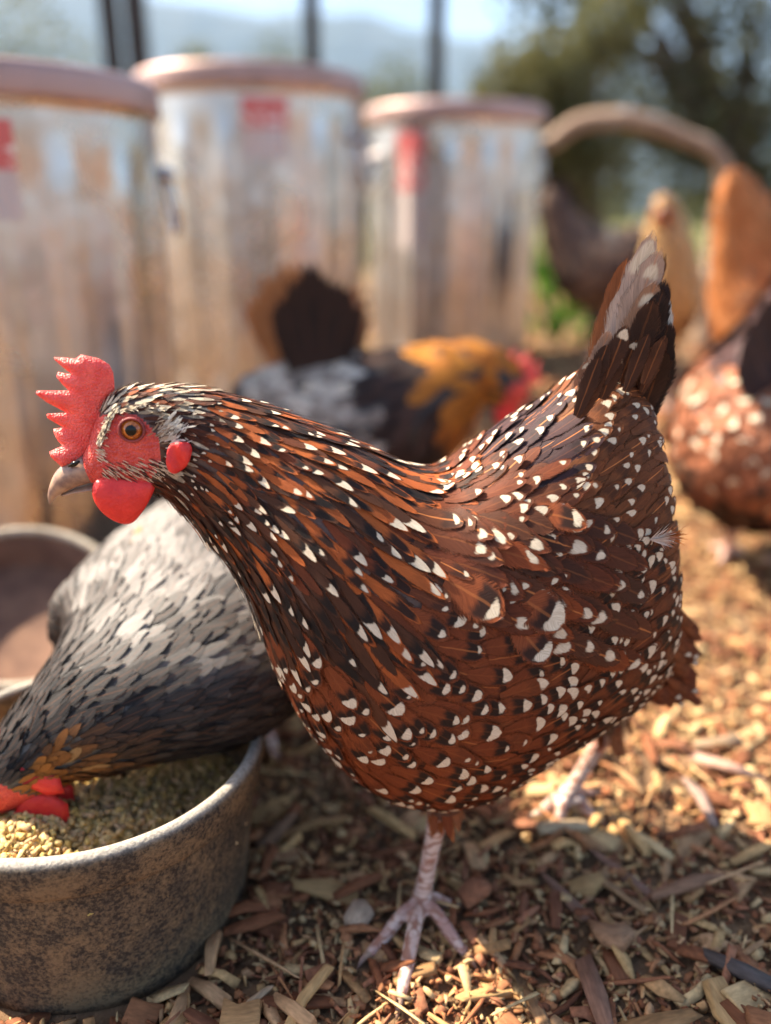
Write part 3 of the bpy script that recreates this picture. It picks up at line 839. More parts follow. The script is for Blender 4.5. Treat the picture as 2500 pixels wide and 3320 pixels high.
# ear tuft, face bristles
ET = Feathers(True)
for i in range(170):
    px, py = 535+random.gauss(10, 20), 1402+random.gauss(0, 17)
    q = hp(px, py, .018); loc, nn, _, _ = HBVH.find_nearest(Vector(q))
    w_ = random.random()
    fc = mixc((0.30, 0.20, 0.13), (0.74, 0.69, 0.60), smoothstep(px+random.gauss(0, 16), 500, 560)) if w_ < .88 else (0.10, 0.05, 0.03)
    ET.add(np.array(loc), hp(px+40, py-24+random.gauss(0, 16), .018)-q, np.array(nn), random.uniform(.004, .0075), random.uniform(.0007, .0013), fc, (0, 0, 0, random.random()), lift=.002, base=.0008+.0022*random.random(), pointy=.6, bvh=HBVH, cup=0)
for i in range(170):                                         # brow: pale feathers along the root of the comb and over the eye
    f = random.random()
    if i % 3: px, py = 362-66*f+random.gauss(4, 7), 1258+165*f+random.gauss(0, 6); tx, ty = -4, 34
    else: px, py = 345+170*f, 1330-30*math.sin(f*3.1)+random.gauss(0, 7); tx, ty = 40, 4
    for sgn in (1, -1):
        q = hp(px, py, .02*sgn); loc, nn, _, _ = HBVH.find_nearest(Vector(q))
        fc = mixc((0.50, 0.38, 0.24), (0.72, 0.60, 0.44), random.random()) if random.random() < .72 else (0.06, 0.03, 0.02)
        ET.add(np.array(loc), hp(px+tx, py+ty+random.gauss(0, 10), .02*sgn)-q, np.array(nn), random.uniform(.004, .007), random.uniform(.0009, .0015), fc, (0, 0, 0, random.random()), lift=.0018, base=.0005, pointy=.5, bvh=HBVH, cup=0)
for i in range(240):
    if i % 4: px = random.uniform(310, 545); py = 1545-0.10*(px-310)+random.gauss(0, 20)
    else: px, py = 300+random.gauss(0, 12), random.uniform(1330, 1500)
    if math.hypot(px-411, py-1400) < 72: continue
    for sgn in (1, -1):
        q = hp(px, py, .02*sgn); loc, nn, _, _ = HBVH.find_nearest(Vector(q))
        dark = random.random() < .4
        fc = (0.08, 0.04, 0.03) if dark else mixc((0.60, 0.42, 0.28), (0.72, 0.6, 0.45), random.random())
        ET.add(np.array(loc), hp(px+40, py+8+0.25*(py-1450)*.3, .02*sgn)-q, np.array(nn), random.uniform(.0028, .0055), random.uniform(.0005, .0009), fc, (0, 0, 0, random.random()), lift=.0012, base=.0002, pointy=.7, bvh=HBVH, cup=0)
o = ET.build('face_bristles', ET.items, hen); o['kind'] = 'stuff'
# the largest feathers as parts of their own, the rest joined
vis = []
for k, it in enumerate(PL.items):
    c = it[0].mean(0); cside = np.dot(c-P0, SD)
    vis.append((-(it[3] if cside > -0.01 else 0), k))
vis.sort(); top_k = set(k for _, k in vis[:280])
for k in sorted(top_k): PL.build('feather', [PL.items[k]], hen)
o = PL.build('plumage', [it for k, it in enumerate(PL.items) if k not in top_k], hen); o['kind'] = 'stuff'
# ---- tail
def tail_feather(parent, base, tip, W, nrm, fc, fa, name='tail_feather', curl=0.02, pointy=0.12):
    F = Feathers(); d = tip-base
    F.add(base, d, nrm, np.linalg.norm(d), W, fc, fa, lift=0.004, pointy=pointy, cup=0.14, curl=curl, rough=0.12)
    return F.build(name, F.items, parent)
TAIL = [((1905, 1270), (2035, 830), .016, .004, (0.26, 0.085, 0.03), (0, .2, .6)), ((1935, 1275), (2118, 745), .020, .010, (0.40, 0.29, 0.23), (.95, 0, .3)),
        ((1960, 1280), (2140, 800), .022, .013, (0.36, 0.25, 0.19), (.5, 0, .3)), ((1985, 1290), (2128, 905), .020, .018, (0.30, 0.165, 0.10), (.55, 0, .4)),
        ((2010, 1300), (2120, 960), .021, .024, (0.055, 0.025, 0.016), (0, .4, .1)), ((2040, 1310), (2150, 930), .020, .020, (0.030, 0.018, 0.016), (0, .6, .1)),
        ((2070, 1320), (2152, 895), .017, .016, (0.025, 0.017, 0.018), (0, .6, 0)), ((2085, 1330), (2160, 950), .018, .014, (0.56, 0.57, 0.54), (0, 0, 0)),
        ((2095, 1345), (2168, 1030), .018, .017, (0.030, 0.017, 0.014), (0, .2, .1)), ((2105, 1360), (2172, 1110), .017, .012, (0.026, 0.016, 0.014), (0, .2, .1)),
        ((2088, 1340), (2150, 1120), .019, .023, (0.040, 0.020, 0.014), (0, .3, .2))]
for (bx, by), (tx, ty), W, off, fc, fa in TAIL:
    base = hp(bx, by, off*0.6); tip = hp(tx, ty, off)
    tail_feather(hen, base, tip, W, SD+np.array((-.35, 0, .1)), fc, fa+(random.random(),))
for (bx, by), (tx, ty), W, off, fc, fa in TAIL[::2]:
    base = hp(bx, by, -off*0.6); tip = hp(tx-5, ty+20, -off-.006)
    tail_feather(hen, base, tip, W*1.1, SD+np.array((.35, 0, .1)), mixc(BROWN, DARK, random.random()), (0, .3, .2, random.random()))

# ---- comb, wattles, lobe, beak, eyes
def flat(poly, off=0.0):
    """outline points -> metres in the hen's middle plane"""
    out = []
    for px, py in poly:
        q = hp(px, py, off)-(P0+SD*off); out.append((float(np.dot(q, TD)), float(q[2])))
    return out, (lambda a, z: P0+SD*off+TD*a+np.array((0, 0, z)))
COMB = [(372, 1262), (370, 1235), (367, 1208), (354, 1181), (319, 1162), (262, 1150), (243, 1164), (205, 1160), (173, 1160), (178, 1170), (205, 1192), (236, 1214), (214, 1212), (189, 1206), (184, 1220), (202, 1242), (226, 1266),
        (170, 1264), (124, 1263), (122, 1273), (157, 1304), (190, 1324), (218, 1340), (180, 1341), (150, 1344), (151, 1358), (180, 1376), (208, 1390), (190, 1391), (170, 1395), (173, 1410), (186, 1430), (204, 1446), (182, 1454), (162, 1463), (168, 1478), (204, 1510), (262, 1500), (300, 1450), (330, 1385), (345, 1300)]
poly, t3 = flat(COMB)
za = flat([(320, 1300)])[0][0]
V, F = blade(poly, t3, SD, 0.0075, d0=0.0035, step=0.0022, bend=lambda a, z: 0.006*max(0, (za[0]-a)/0.03)**1.5*math.sin((z-za[1])*150+0.6)*0.55)
link('comb', mesh('comb', V, F), M['comb'], hen)
WAT = [(306, 1560), (300, 1580), (303, 1608), (320, 1642), (350, 1674), (386, 1695), (413, 1700), (438, 1690), (474, 1641), (500, 1592), (506, 1560), (470, 1545), (400, 1540), (335, 1545)]
for off, k in ((.013, 1), (-.012, 1)):
    poly, t3 = flat(WAT, off)
    zt = max(p[1] for p in poly)
    V, F = blade(poly, t3, SD, 0.0062, d0=0.004, step=0.0020, rounds=2, bend=lambda a, z, s=(1 if off > 0 else -1): s*(0.0035*math.sin((zt-z)*90)-0.05*(zt-z)))
    link('wattle', mesh('wattle', V, F), M['wattle'], hen)
LOBE = [(548, 1442), (575, 1432), (602, 1432), (620, 1444), (624, 1466), (614, 1496), (596, 1524), (572, 1536), (548, 1530), (538, 1505), (540, 1470)]
for off in (.0262, -.0262):
    poly, t3 = flat(LOBE, off)
    V, F = blade(poly, t3, SD, 0.0034, d0=0.003, step=0.0016, rounds=2, bend=lambda a, z: .0013*math.sin(a*620+z*200))
    link('earlobe', mesh('earlobe', V, F), M['wattle'], hen)
def mini_loft(sts, ns=20, n=4):
    A = np.array([np.concatenate([hp(*a), hp(*b), [wd]]) for a, b, wd in sts]); Cc = catmull(A, n)
    t = np.arange(ns)*2*math.pi/ns; rr = []
    for c in Cc:
        mid, up = (c[:3]+c[3:6])/2, (c[:3]-c[3:6])/2
        rr.append(mid+np.cos(t)[:, None]*up+(np.sin(t)*max(c[6], .0006))[:, None]*SD)
    return loft_from(np.array(rr))
bk = link('beak', mesh('beak', *mini_loft([((270, 1470), (335, 1562), .0095), ((228, 1493), (290, 1566), .0085), ((196, 1513), (246, 1580), .0072), ((174, 1540), (212, 1596), .0055), ((159, 1580), (184, 1612), .0034), ((155, 1610), (170, 1626), .0016), ((160, 1632), (163, 1634), .0006)])), M['beak'], hen)
link('lower_mandible', mesh('lower_mandible', *mini_loft([((345, 1556), (350, 1584), .0080), ((290, 1570), (296, 1590), .0066), ((240, 1585), (246, 1598), .0048), ((200, 1602), (206, 1608), .0024)])), M['beak'], bk)
nq, nn = hp(236, 1505, .006), SD
link('nostril', mesh('nostril', *tube([hp(222, 1512, .0066), hp(240, 1504, .0082), hp(258, 1496, .0090)], [.0006, .0016, .0006], 8, 4)), M['pupil'], bk)
def uvsphere(c, r, ax=(1, 1, 1), n=20, m=14):
    V, F = [], []
    for i in range(m+1):
        a = math.pi*i/m
        for j in range(n):
            b = 2*math.pi*j/n; V.append(np.array(c)+r*np.array((math.sin(a)*math.cos(b)*ax[0], math.sin(a)*math.sin(b)*ax[1], math.cos(a)*ax[2])))
    return V, grid_faces(m+1, n)
def disc_cap(c, nrm, r, bulge, n=24, m=5):
    nrm = np.array(nrm)/np.linalg.norm(nrm); a = np.cross(nrm, (0, 0, 1)); a /= np.linalg.norm(a); b = np.cross(a, nrm)
    V, F = [], []
    for i in range(m+1):
        rr = r*i/m
        for j in range(n):
            t = 2*math.pi*j/n; V.append(np.array(c)+a*rr*math.cos(t)+b*rr*math.sin(t)+nrm*bulge*(1-(i/m)**2))
    return V, grid_faces(m+1, n)
def torus(c, nrm, R0, r0, n=30, m=8, sq=1.0):
    nrm = np.array(nrm)/np.linalg.norm(nrm); a = np.cross(nrm, (0, 0, 1)); a /= np.linalg.norm(a); b = np.cross(a, nrm); V = []
    for i in range(n):
        t = 2*math.pi*i/n; d = a*math.cos(t)+b*math.sin(t)*sq
        for j in range(m):
            u = 2*math.pi*j/m; V.append(np.array(c)+d*(R0+r0*math.cos(u))+nrm*r0*math.sin(u))
    F = [(i*m+j, i*m+(j+1) % m, ((i+1) % n)*m+(j+1) % m, ((i+1) % n)*m+j) for i in range(n) for j in range(m)]
    return V, F
for sgn in (1, -1):
    q = hp(411, 1400, .03*sgn); loc, nn, _, _ = HBVH.find_nearest(Vector(q)); nn = np.array(nn); loc = np.array(loc)
    nn = nn*0.6+SD*sgn*0.4; nn /= np.linalg.norm(nn)
    eye = link('eye', mesh('eye', *uvsphere(loc-nn*.0030, .0066)), M['iris'], hen)
    link('pupil', mesh('pupil', *disc_cap(loc+nn*.00330, nn, .0030, .0005)), M['pupil'], eye)
    link('eyelid', mesh('eyelid', *torus(loc+nn*.0012, nn, .0066, .0009, sq=.94)), M['lid'], eye)

# ================================================================== FEED BOWL
def lathe(prof, c, ns=96, wob=None):
    V = []
    for r, z in prof:
        for j in range(ns):
            t = 2*math.pi*j/ns; rr = r*(1+(wob(t, z) if wob else 0)); V.append((c[0]+rr*math.cos(t), c[1]+rr*math.sin(t), c[2]+z))
    return V, grid_faces(len(prof), ns)
Rb, Hb = BOWL_R, BOWL_H
prof = [(0.0, .002), (Rb*.77, .002), (Rb*.80, .005), (Rb*.822, .016), (Rb*.86, .055), (Rb*.893, .088), (Rb*.903, .1030), (Rb*.906, .1045), (Rb*.932, .1050), (Rb*.939, .1066), (Rb*.955, .116), (Rb*.968, .122), (Rb*.972, .126),
        (Rb*.966, .1300), (Rb*.945, .1325), (Rb*.918, .1328), (Rb*.898, .1310), (Rb*.886, .1265), (Rb*.878, .112), (Rb*.855, .066), (Rb*.81, .030), (Rb*.74, .014), (0.0, .012)]
bowl = link('feed_bowl', mesh('feed_bowl', *lathe(prof, (0, 0, 0), 128, lambda t, z: 0.006*math.sin(2*t+.7)+0.003*math.sin(5*t))), M['bowl'])
bowl.location = (BOWL_C[0], BOWL_C[1], -0.014); bowl.rotation_euler = (R(-3), 0, 0)
tag(bowl, 'dusty black rubber feed bowl in the near left corner, full of pellets', 'bowl')
# feed
def pellets():
    T = [];
    for a in (-0.5, 0.5):
        for j in range(6): t = j*math.pi/3; T.append((a, 0.5*math.cos(t), 0.5*math.sin(t)))
    T = np.array(T); Fq = np.array([(j, (j+1) % 6, 6+(j+1) % 6, 6+j) for j in range(6)]+[(5, 4, 1, 0), (4, 3, 2, 1), (6, 7, 10, 11), (7, 8, 9, 10)])
    n = 4200; r = Rb*.86*np.sqrt(RNG.random(n)); a = RNG.uniform(0, 2*math.pi, n); x, y = r*np.cos(a), r*np.sin(a)
    L = RNG.uniform(.004, .0085, n); D = RNG.uniform(.0028, .0042, n)
    V = T[None]*np.stack([L, D, D], -1)[:, None, :]; V = np.einsum('nij,nkj->nki', chip_rot(n, 0.45), V)
    z = feed_h(x, y)+RNG.uniform(-.002, .003, n)
    V += np.stack([x, y, z], -1)[:, None, :]
    c = np.array((0.70, 0.49, 0.21))*RNG.uniform(0.7, 1.25, n)[:, None]*np.stack([np.ones(n), RNG.uniform(.92, 1.06, n), RNG.uniform(.75, 1.25, n)], -1)
    V0 = V.reshape(-1, 3); Q0 = (Fq[None]+(np.arange(n)*12)[:, None, None]).reshape(-1, 4); C0 = np.repeat(c, 12, 0)
    # bed under the loose pellets
    bv = []
    for i in range(13):
        for j in range(48):
            rr = Rb*.85*i/12; t = 2*math.pi*j/48; bx, by = rr*math.cos(t), rr*math.sin(t); bv.append((bx, by, float(feed_h(np.array(bx), np.array(by)))-.001))
    bf = np.array(grid_faces(13, 48))
    return np.vstack([V0, np.array(bv)]), np.vstack([Q0, bf+len(V0)]), np.vstack([C0, np.tile((0.36, 0.26, 0.13), (len(bv), 1))])
def feed_h(x, y):
    slope = 0.104-0.42*np.clip(x+0.020, 0, 1)*np.clip(1-(x+.02)*4, .3, 1)-0.20*np.clip(y-.02, 0, 1)
    return slope+0.004*np.sin(60*x)*np.cos(50*y)
V, Q, Cc = pellets()
feed = link('pellet_feed', fastmesh('pellet_feed', V, Q, fc=Cc), M['pellet'], smooth=False); feed.location = bowl.location; feed.rotation_euler = bowl.rotation_euler
tag(feed, 'heap of pale yellow feed pellets inside the rubber bowl', 'feed', kind='stuff')

# ================================================================== OTHER HENS
def spine_rings(sp, ns=30, n=6):
    A = catmull(np.array(sp, float), n); rr = []; t = np.arange(ns)*2*math.pi/ns
    for i in range(len(A)):
        d = A[min(i+1, len(A)-1), :3]-A[max(i-1, 0), :3]; d /= np.linalg.norm(d)+1e-9
        up = np.array((0, 0, 1.0))-d*d[2]
        if np.linalg.norm(up) < .15: up = np.array((d[0], d[1], .2))
        up /= np.linalg.norm(up); sd_ = np.cross(d, up)
        rr.append(A[i, :3]+np.cos(t)[:, None]*up*max(A[i, 3], .002)+np.sin(t)[:, None]*sd_*max(A[i, 4], .002))
    return np.array(rr)
def make_hen(name, label, sp, pal, skin, fr=0.016, fl=0.04, fw=0.022, legs=(), head=None, tails=(), voxel=0.004, tries=9000, ruffle=1.0, shift=(0, 0, 0), wild=.22, fat=1.0):
    sp = np.array(sp, float); sp[:, 3:] *= fat; sh = np.array(shift); sp[:, :3] += sh
    if head: head['p'] = head['p']+sh
    s2 = sh*np.array((1, 1, 0)); legs = [(h_+sh, a_+s2, [t_+s2 for t_ in ts]) for h_, a_, ts in legs]
    tails = [(np.array(b_)+sh, np.array(t_)+sh, *r_) for b_, t_, *r_ in tails]
    root = empty(name, (sp[len(sp)//2, 0], sp[len(sp)//2, 1], 0)); tag(root, label, 'hen', 'hens in the run')
    rg = spine_rings(sp)                                     # from head to rear
    v, f = loft_from(rg); bvh = BVHTree.FromPolygons([Vector(q) for q in v], f)
    parts = [(v, f)]; segs = []
    for hip, ank, toes in legs:
        hip, ank = np.array(hip, float), np.array(ank, float)
        parts.append(tube([hip+np.array((0, 0, .04)), hip, hip*.4+ank*.6, ank], [.028, .018, .008, .0075], 12, 4))
        segs.append((hip*.6+ank*.4, ank))
        for tp in toes:
            tp = np.array(tp, float); parts.append(toe(ank, tp, .0062, .0036)); segs.append((ank, tp))
    me = remesh(*join(parts), voxel, 1)
    link('body', me, [skin, M['face'], M['leg']], root)
    mi = np.zeros(len(me.polygons), np.int32)
    if segs or head:
        CE = centers(me)
        if segs:
            ld = np.min([seg_d(CE, a, b) for a, b in segs], 0); mi[(CE[:, 2] < .11) & (ld < .012)] = 2
        if head: mi[(np.linalg.norm(CE-head['p'], axis=1) < head.get('fr', .024)) & ((CE-head['p'])@head['d'] > -.004)] = 1
        me.polygons.foreach_set('material_index', mi)
    FT = Feathers(True)
    def rad(p, s, t):
        if head and np.linalg.norm(p-head['p']) < head.get('fr', .024)+.002 and np.dot(p-head['p'], head['d']) > -0.004: return None
        if s < .03: return None
        return fr*(0.42+0.58*smoothstep(s, .05, .38))
    for p, t, n, s, a in outward(rg, sample_surface(rg, rad, tries)):
        k = 0.45+0.55*smoothstep(s, .05, .38)
        fc, sp_, bar = pal(p, s, math.cos(a), random.random())
        t = t+np.cross(n, t)*random.gauss(0, wild)
        FT.add(p, t, n, fl*k*random.uniform(.8, 1.2), fw*k*random.uniform(.85, 1.15), fc, (sp_, bar, .15, random.random()), lift=.0045*ruffle*(.5+1.3*random.random()), base=.0008, pointy=.35, bvh=bvh, cup=.03)
    o = FT.build('plumage', FT.items, root); o['kind'] = 'stuff'
    for (base, tip, W, nrm, fc, fa) in tails:
        tail_feather(root, np.array(base, float), np.array(tip, float), W, np.array(nrm, float), fc, tuple(fa)+(random.random(),), pointy=.2)
    if head:
        p, d = head['p'], head['d']/np.linalg.norm(head['d']); up = head['up']-d*np.dot(head['up'], d); up /= np.linalg.norm(up); sd_ = np.cross(d, up)
        link('beak', mesh('beak', *tube([p+d*.012, p+d*.028-up*.001, p+d*.042-up*.008], [.009, .006, .001], 10, 4)), M['beak'], root)
        k = head.get('ck', 1.0)
        cp = [(.022*k, .004), (.030*k, .010*k), (.036*k, .024*k), (.024*k, .020*k), (.020*k, .040*k), (.010*k, .024*k), (.002*k, .046*k), (-.006*k, .026*k), (-.018*k, .042*k), (-.020*k, .022*k), (-.032*k, .026*k), (-.028*k, .010*k), (-.020, .004)]
        V_, F_ = blade(cp, lambda a, z: p+d*a+up*(z+.012), sd_, .0075, step=.004)
        link('comb', mesh('comb', V_, F_), M['comb'], root)
        wp = [(.014, 0), (.018, -.014), (.012, -.030*k), (.0, -.036*k), (-.010, -.028*k), (-.012, -.010), (-.006, .002)]
        for s_ in (1, -1):
            V_, F_ = blade(wp, lambda a, z: p+d*(a+.004)+up*(z-.012)+sd_*s_*.011, sd_, .0065, step=.004)
            link('wattle', mesh('wattle', V_, F_), M['wattle'], root)
            if head.get('lobe'):
                lp = [(-.004, .004), (.006, -.004), (.006, -.022), (0, -.030), (-.008, -.022), (-.010, -.004)]
                V_, F_ = blade(lp, lambda a, z: p-d*.016+d*a+up*z+sd_*s_*.019, sd_, .005, step=.0035)
                link('earlobe', mesh('earlobe', V_, F_), M['wattle'], root)
            e = link('eye', mesh('eye', *uvsphere(p+d*.006+up*.005+sd_*s_*.0125, .006, n=14, m=10)), M['iris'], root)
            link('pupil', mesh('pupil', *disc_cap(p+d*.006+up*.005+sd_*s_*.0183, sd_*s_, .0028, .0005, 14, 3)), M['pupil'], e)
    return root
def fan(base, tipc, spread, n, W, nrm, colf, fa=(0, .2, .1)):
    """tail feathers fanned in the plane across nrm"""
    base, tipc, nrm = np.array(base, float), np.array(tipc, float), np.array(nrm, float); nrm /= np.linalg.norm(nrm)
    d = tipc-base; out = []
    for i in range(n):
        a = spread*(i/(n-1)-.5); q = Matrix.Rotation(a, 3, Vector(nrm)) @ Vector(d*(1-.22*abs(i/(n-1)-.5)*2)*random.uniform(.93, 1.02))
        out.append((base+np.array(q)*.02+nrm*.002*(i % 3), base+np.array(q), W, nrm+np.array((0, 0, .05)), colf(i/(n-1)), fa))
    return out
def g3(x, y, z): return np.array((x, y, float(gh(x, y))+z))
def feet(cx, cy, dx, dy, hipz, gap=.035):
    """two standing legs under (cx,cy), toes pointing along (dx,dy)"""
    L = math.hypot(dx, dy); dx, dy = dx/L, dy/L; out = []
    for s in (1, -1):
        hx, hy = cx-dy*gap*s, cy+dx*gap*s; ax, ay = hx+dx*.012*s, hy+dy*.012*s
        ank = g3(ax, ay, .012); toes = []
        for an, ln in ((-.55, .045), (0, .055), (.55, .045), (2.7, .022)):
            ex, ey = dx*math.cos(an)-dy*math.sin(an), dx*math.sin(an)+dy*math.cos(an); toes.append(g3(ax+ex*ln, ay+ey*ln, .004))
        out.append((np.array((hx, hy, hipz)), ank, toes))
    return out

# grey hen with its head down in the bowl
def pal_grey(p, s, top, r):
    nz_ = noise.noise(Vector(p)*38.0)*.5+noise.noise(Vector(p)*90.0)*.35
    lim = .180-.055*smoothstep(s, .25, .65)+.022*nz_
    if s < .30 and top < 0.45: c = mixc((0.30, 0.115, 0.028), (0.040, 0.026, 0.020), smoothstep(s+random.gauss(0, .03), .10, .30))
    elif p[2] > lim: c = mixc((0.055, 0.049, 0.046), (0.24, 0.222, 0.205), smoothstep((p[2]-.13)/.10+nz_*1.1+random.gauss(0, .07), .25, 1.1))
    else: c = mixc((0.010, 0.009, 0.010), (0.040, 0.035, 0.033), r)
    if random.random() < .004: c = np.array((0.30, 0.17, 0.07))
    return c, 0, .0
hd = np.array((-0.238, .434, .113))
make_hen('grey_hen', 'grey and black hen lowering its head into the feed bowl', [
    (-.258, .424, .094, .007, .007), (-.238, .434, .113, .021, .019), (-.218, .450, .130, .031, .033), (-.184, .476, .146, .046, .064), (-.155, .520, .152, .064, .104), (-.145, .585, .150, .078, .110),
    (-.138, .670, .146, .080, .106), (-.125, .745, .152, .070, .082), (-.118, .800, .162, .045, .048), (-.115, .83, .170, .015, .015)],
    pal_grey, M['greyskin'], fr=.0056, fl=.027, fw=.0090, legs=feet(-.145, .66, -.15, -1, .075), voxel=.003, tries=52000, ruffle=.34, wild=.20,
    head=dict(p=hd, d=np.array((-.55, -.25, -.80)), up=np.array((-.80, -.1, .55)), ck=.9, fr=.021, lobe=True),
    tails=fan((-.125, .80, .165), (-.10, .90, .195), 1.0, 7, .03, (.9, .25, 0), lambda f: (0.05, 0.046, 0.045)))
# wing coverts of the grey hen
# black hen with golden neck behind, facing right
def pal_mid(p, s, top, r):
    if s < .36: return mixc((0.46, 0.19, 0.03), (0.34, 0.11, 0.02), r), 0, .1
    if top > -.25 and s > .5: return mixc((0.60, 0.53, 0.45), (0.22, 0.18, 0.15), smoothstep(r, .35, .95)), (.8 if r < .3 else 0), .3
    return mixc((0.022, 0.015, 0.014), (0.06, 0.035, 0.028), r), 0, .1
Ym = 1.16
hm = np.array((.205, Ym-.03, .205))
make_hen('dark_hen', 'blackish hen with silvery saddle and golden neck pecking behind the speckled hen', [
    (.232, Ym-.032, .192, .006, .006), (.208, Ym-.03, .205, .024, .020), (.175, Ym-.02, .222, .034, .030), (.135, Ym-.01, .212, .050, .046), (.085, Ym, .180, .072, .066), (.02, Ym, .150, .088, .080),
    (-.055, Ym+.01, .148, .090, .080), (-.115, Ym+.02, .165, .072, .064), (-.155, Ym+.03, .185, .040, .036), (-.175, Ym+.03, .20, .012, .012)],
    pal_mid, M['darkskin'], legs=feet(-.01, Ym, 1, -.1, .075), fr=.017, fl=.045, fw=.026, tries=6000,
    head=dict(p=hm, d=np.array((.85, -.1, -.35)), up=np.array((.3, 0, .9)), ck=1.0, fr=.026),
    tails=fan((-.055, Ym-.03, .165), (-.055, Ym-.05, .385), .72, 13, .030, (0.1, -1, 0), lambda f: (0.028, 0.018, 0.016))
    + fan((-.080, Ym+.03, .17), (-.100, Ym+.03, .385), .85, 12, .030, (0.1, -1, 0), lambda f: (0.46, 0.18, 0.065))
    + fan((-.045, Ym+.02, .18), (-.010, Ym+.02, .355), .5, 6, .030, (0.1, -1, 0), lambda f: (0.40, 0.17, 0.08)), shift=(-.035, -.02, .022), fat=1.2)
# speckled hen seen from behind at the right edge
def pal_rt(p, s, top, r):
    if p[2] > .285: return mixc((0.05, 0.032, 0.034), (0.10, 0.05, 0.045), r), 0, .2
    if p[2] < .11: return mixc((0.035, 0.02, 0.018), (0.09, 0.03, 0.02), r), 0, .1
    return mixc((0.44, 0.17, 0.09), (0.26, 0.095, 0.05), r), (.95 if r < .45 else 0), .3
make_hen('spangled_hen', 'rusty hen with white spangles turned tail-first to us at right edge', [
    (.66, 1.36, .34, .006, .006), (.645, 1.33, .345, .024, .020), (.625, 1.28, .335, .034, .030), (.60, 1.23, .29, .055, .052), (.565, 1.16, .235, .085, .080), (.53, 1.09, .205, .098, .092),
    (.50, 1.025, .205, .092, .090), (.475, .98, .215, .072, .075), (.458, .950, .225, .045, .050), (.45, .935, .23, .014, .016)],
    pal_rt, M['skin'], legs=feet(.53, 1.06, .4, .9, .09), fr=.016, fl=.042, fw=.026, tries=7000,
    head=dict(p=np.array((.648, 1.335, .345)), d=np.array((.4, .85, -.2)), up=np.array((0, 0, 1.0)), fr=.022),
    tails=fan((.490, .985, .255), (.478, .955, .415), 1.7, 13, .060, (.35, -.9, .1), lambda f: (0.040, 0.026, 0.028)), shift=(-.035, -.05, -.010), fat=1.26)
# buff hen, tail raised
def pal_buff(p, s, top, r): return mixc((0.50, 0.20, 0.075), (0.38, 0.13, 0.04), r), 0, 0
make_hen('buff_hen', 'plain orange buff hen with raised tail at the upper right edge', [
    (1.02, 1.50, .37, .006, .006), (1.00, 1.50, .38, .024, .020), (.975, 1.50, .37, .034, .030), (.93, 1.49, .32, .055, .050), (.865, 1.47, .255, .085, .080), (.79, 1.45, .23, .100, .090),
    (.735, 1.44, .270, .120, .088), (.700, 1.43, .33, .105, .066), (.668, 1.43, .39, .076, .046), (.634, 1.43, .455, .046, .030), (.614, 1.43, .500, .026, .018), (.606, 1.43, .518, .010, .008)],
    pal_buff, M['buffskin'], legs=feet(.79, 1.46, 1, .1, .10), fr=.018, fl=.045, fw=.028, tries=6000,
    head=dict(p=np.array((1.0, 1.50, .38)), d=np.array((.9, 0, -.2)), up=np.array((0, 0, 1.0)), fr=.022),
    tails=fan((.66, 1.43, .36), (.618, 1.43, .520), .32, 7, .030, (.1, -1, 0), lambda f: (0.50, 0.25, 0.11)), shift=(-.05, 0, 0))
# tan hen further back
def pal_tan(p, s, top, r):
    return (mixc((0.56, 0.36, 0.17), (0.46, 0.27, 0.11), r) if (s < .45 or p[2] > .33) else mixc((0.20, 0.095, 0.04), (0.28, 0.15, 0.07), r)), 0, 0
make_hen('tan_hen', 'pale tan hen with brown body standing behind the raised tail', [
    (.655, 1.86, .455, .006, .006), (.665, 1.88, .470, .026, .022), (.680, 1.90, .445, .036, .034), (.700, 1.92, .385, .055, .052), (.72, 1.97, .30, .085, .080), (.735, 2.04, .25, .100, .090),
    (.745, 2.11, .245, .095, .085), (.75, 2.17, .27, .070, .062), (.755, 2.22, .30, .04, .035), (.757, 2.25, .32, .012, .012)],
    pal_tan, M['buffskin'], legs=feet(.735, 2.05, -.1, -1, .10), fr=.020, fl=.05, fw=.03, tries=5000,
    head=dict(p=np.array((.664, 1.875, .470)), d=np.array((-.45, -.75, -.15)), up=np.array((0, 0, 1.0)), fr=.0, ck=.35),
    tails=fan((.752, 2.19, .30), (.765, 2.27, .43), .9, 7, .045, (1, .1, 0), lambda f: (0.12, 0.06, 0.03)), shift=(-.068, 0, 0))
# dark brown hen beside the bins
def pal_br(p, s, top, r):
    if p[2] < .17: return mixc((0.40, 0.29, 0.21), (0.30, 0.20, 0.14), r), 0, 0
    return mixc((0.075, 0.048, 0.038), (0.24, 0.16, 0.115), smoothstep(r, .25, 1.0)), (.5 if r < .1 else 0), .3
make_hen('brown_hen', 'dark brown mottled hen with raised tail beside the rightmost metal bin', [
    (.865, 2.36, .30, .006, .006), (.845, 2.36, .315, .024, .020), (.82, 2.36, .33, .036, .032), (.785, 2.36, .325, .058, .052), (.735, 2.36, .29, .086, .080), (.675, 2.36, .265, .100, .090),
    (.615, 2.36, .285, .090, .080), (.57, 2.36, .33, .065, .055), (.535, 2.36, .39, .045, .036), (.505, 2.36, .45, .030, .024), (.49, 2.36, .475, .01, .01)],
    pal_br, M['darkskin'], legs=feet(.655, 2.36, 1, -.1, .13), fr=.020, fl=.05, fw=.03, tries=5000,
    head=dict(p=np.array((.845, 2.36, .315)), d=np.array((.85, -.1, -.3)), up=np.array((.2, 0, 1.0)), fr=.020),
    tails=fan((.56, 2.36, .36), (.485, 2.36, .515), .7, 7, .045, (.05, -1, 0), lambda f: (0.03, 0.02, 0.018)), shift=(-.060, 0, .045), fat=1.15)

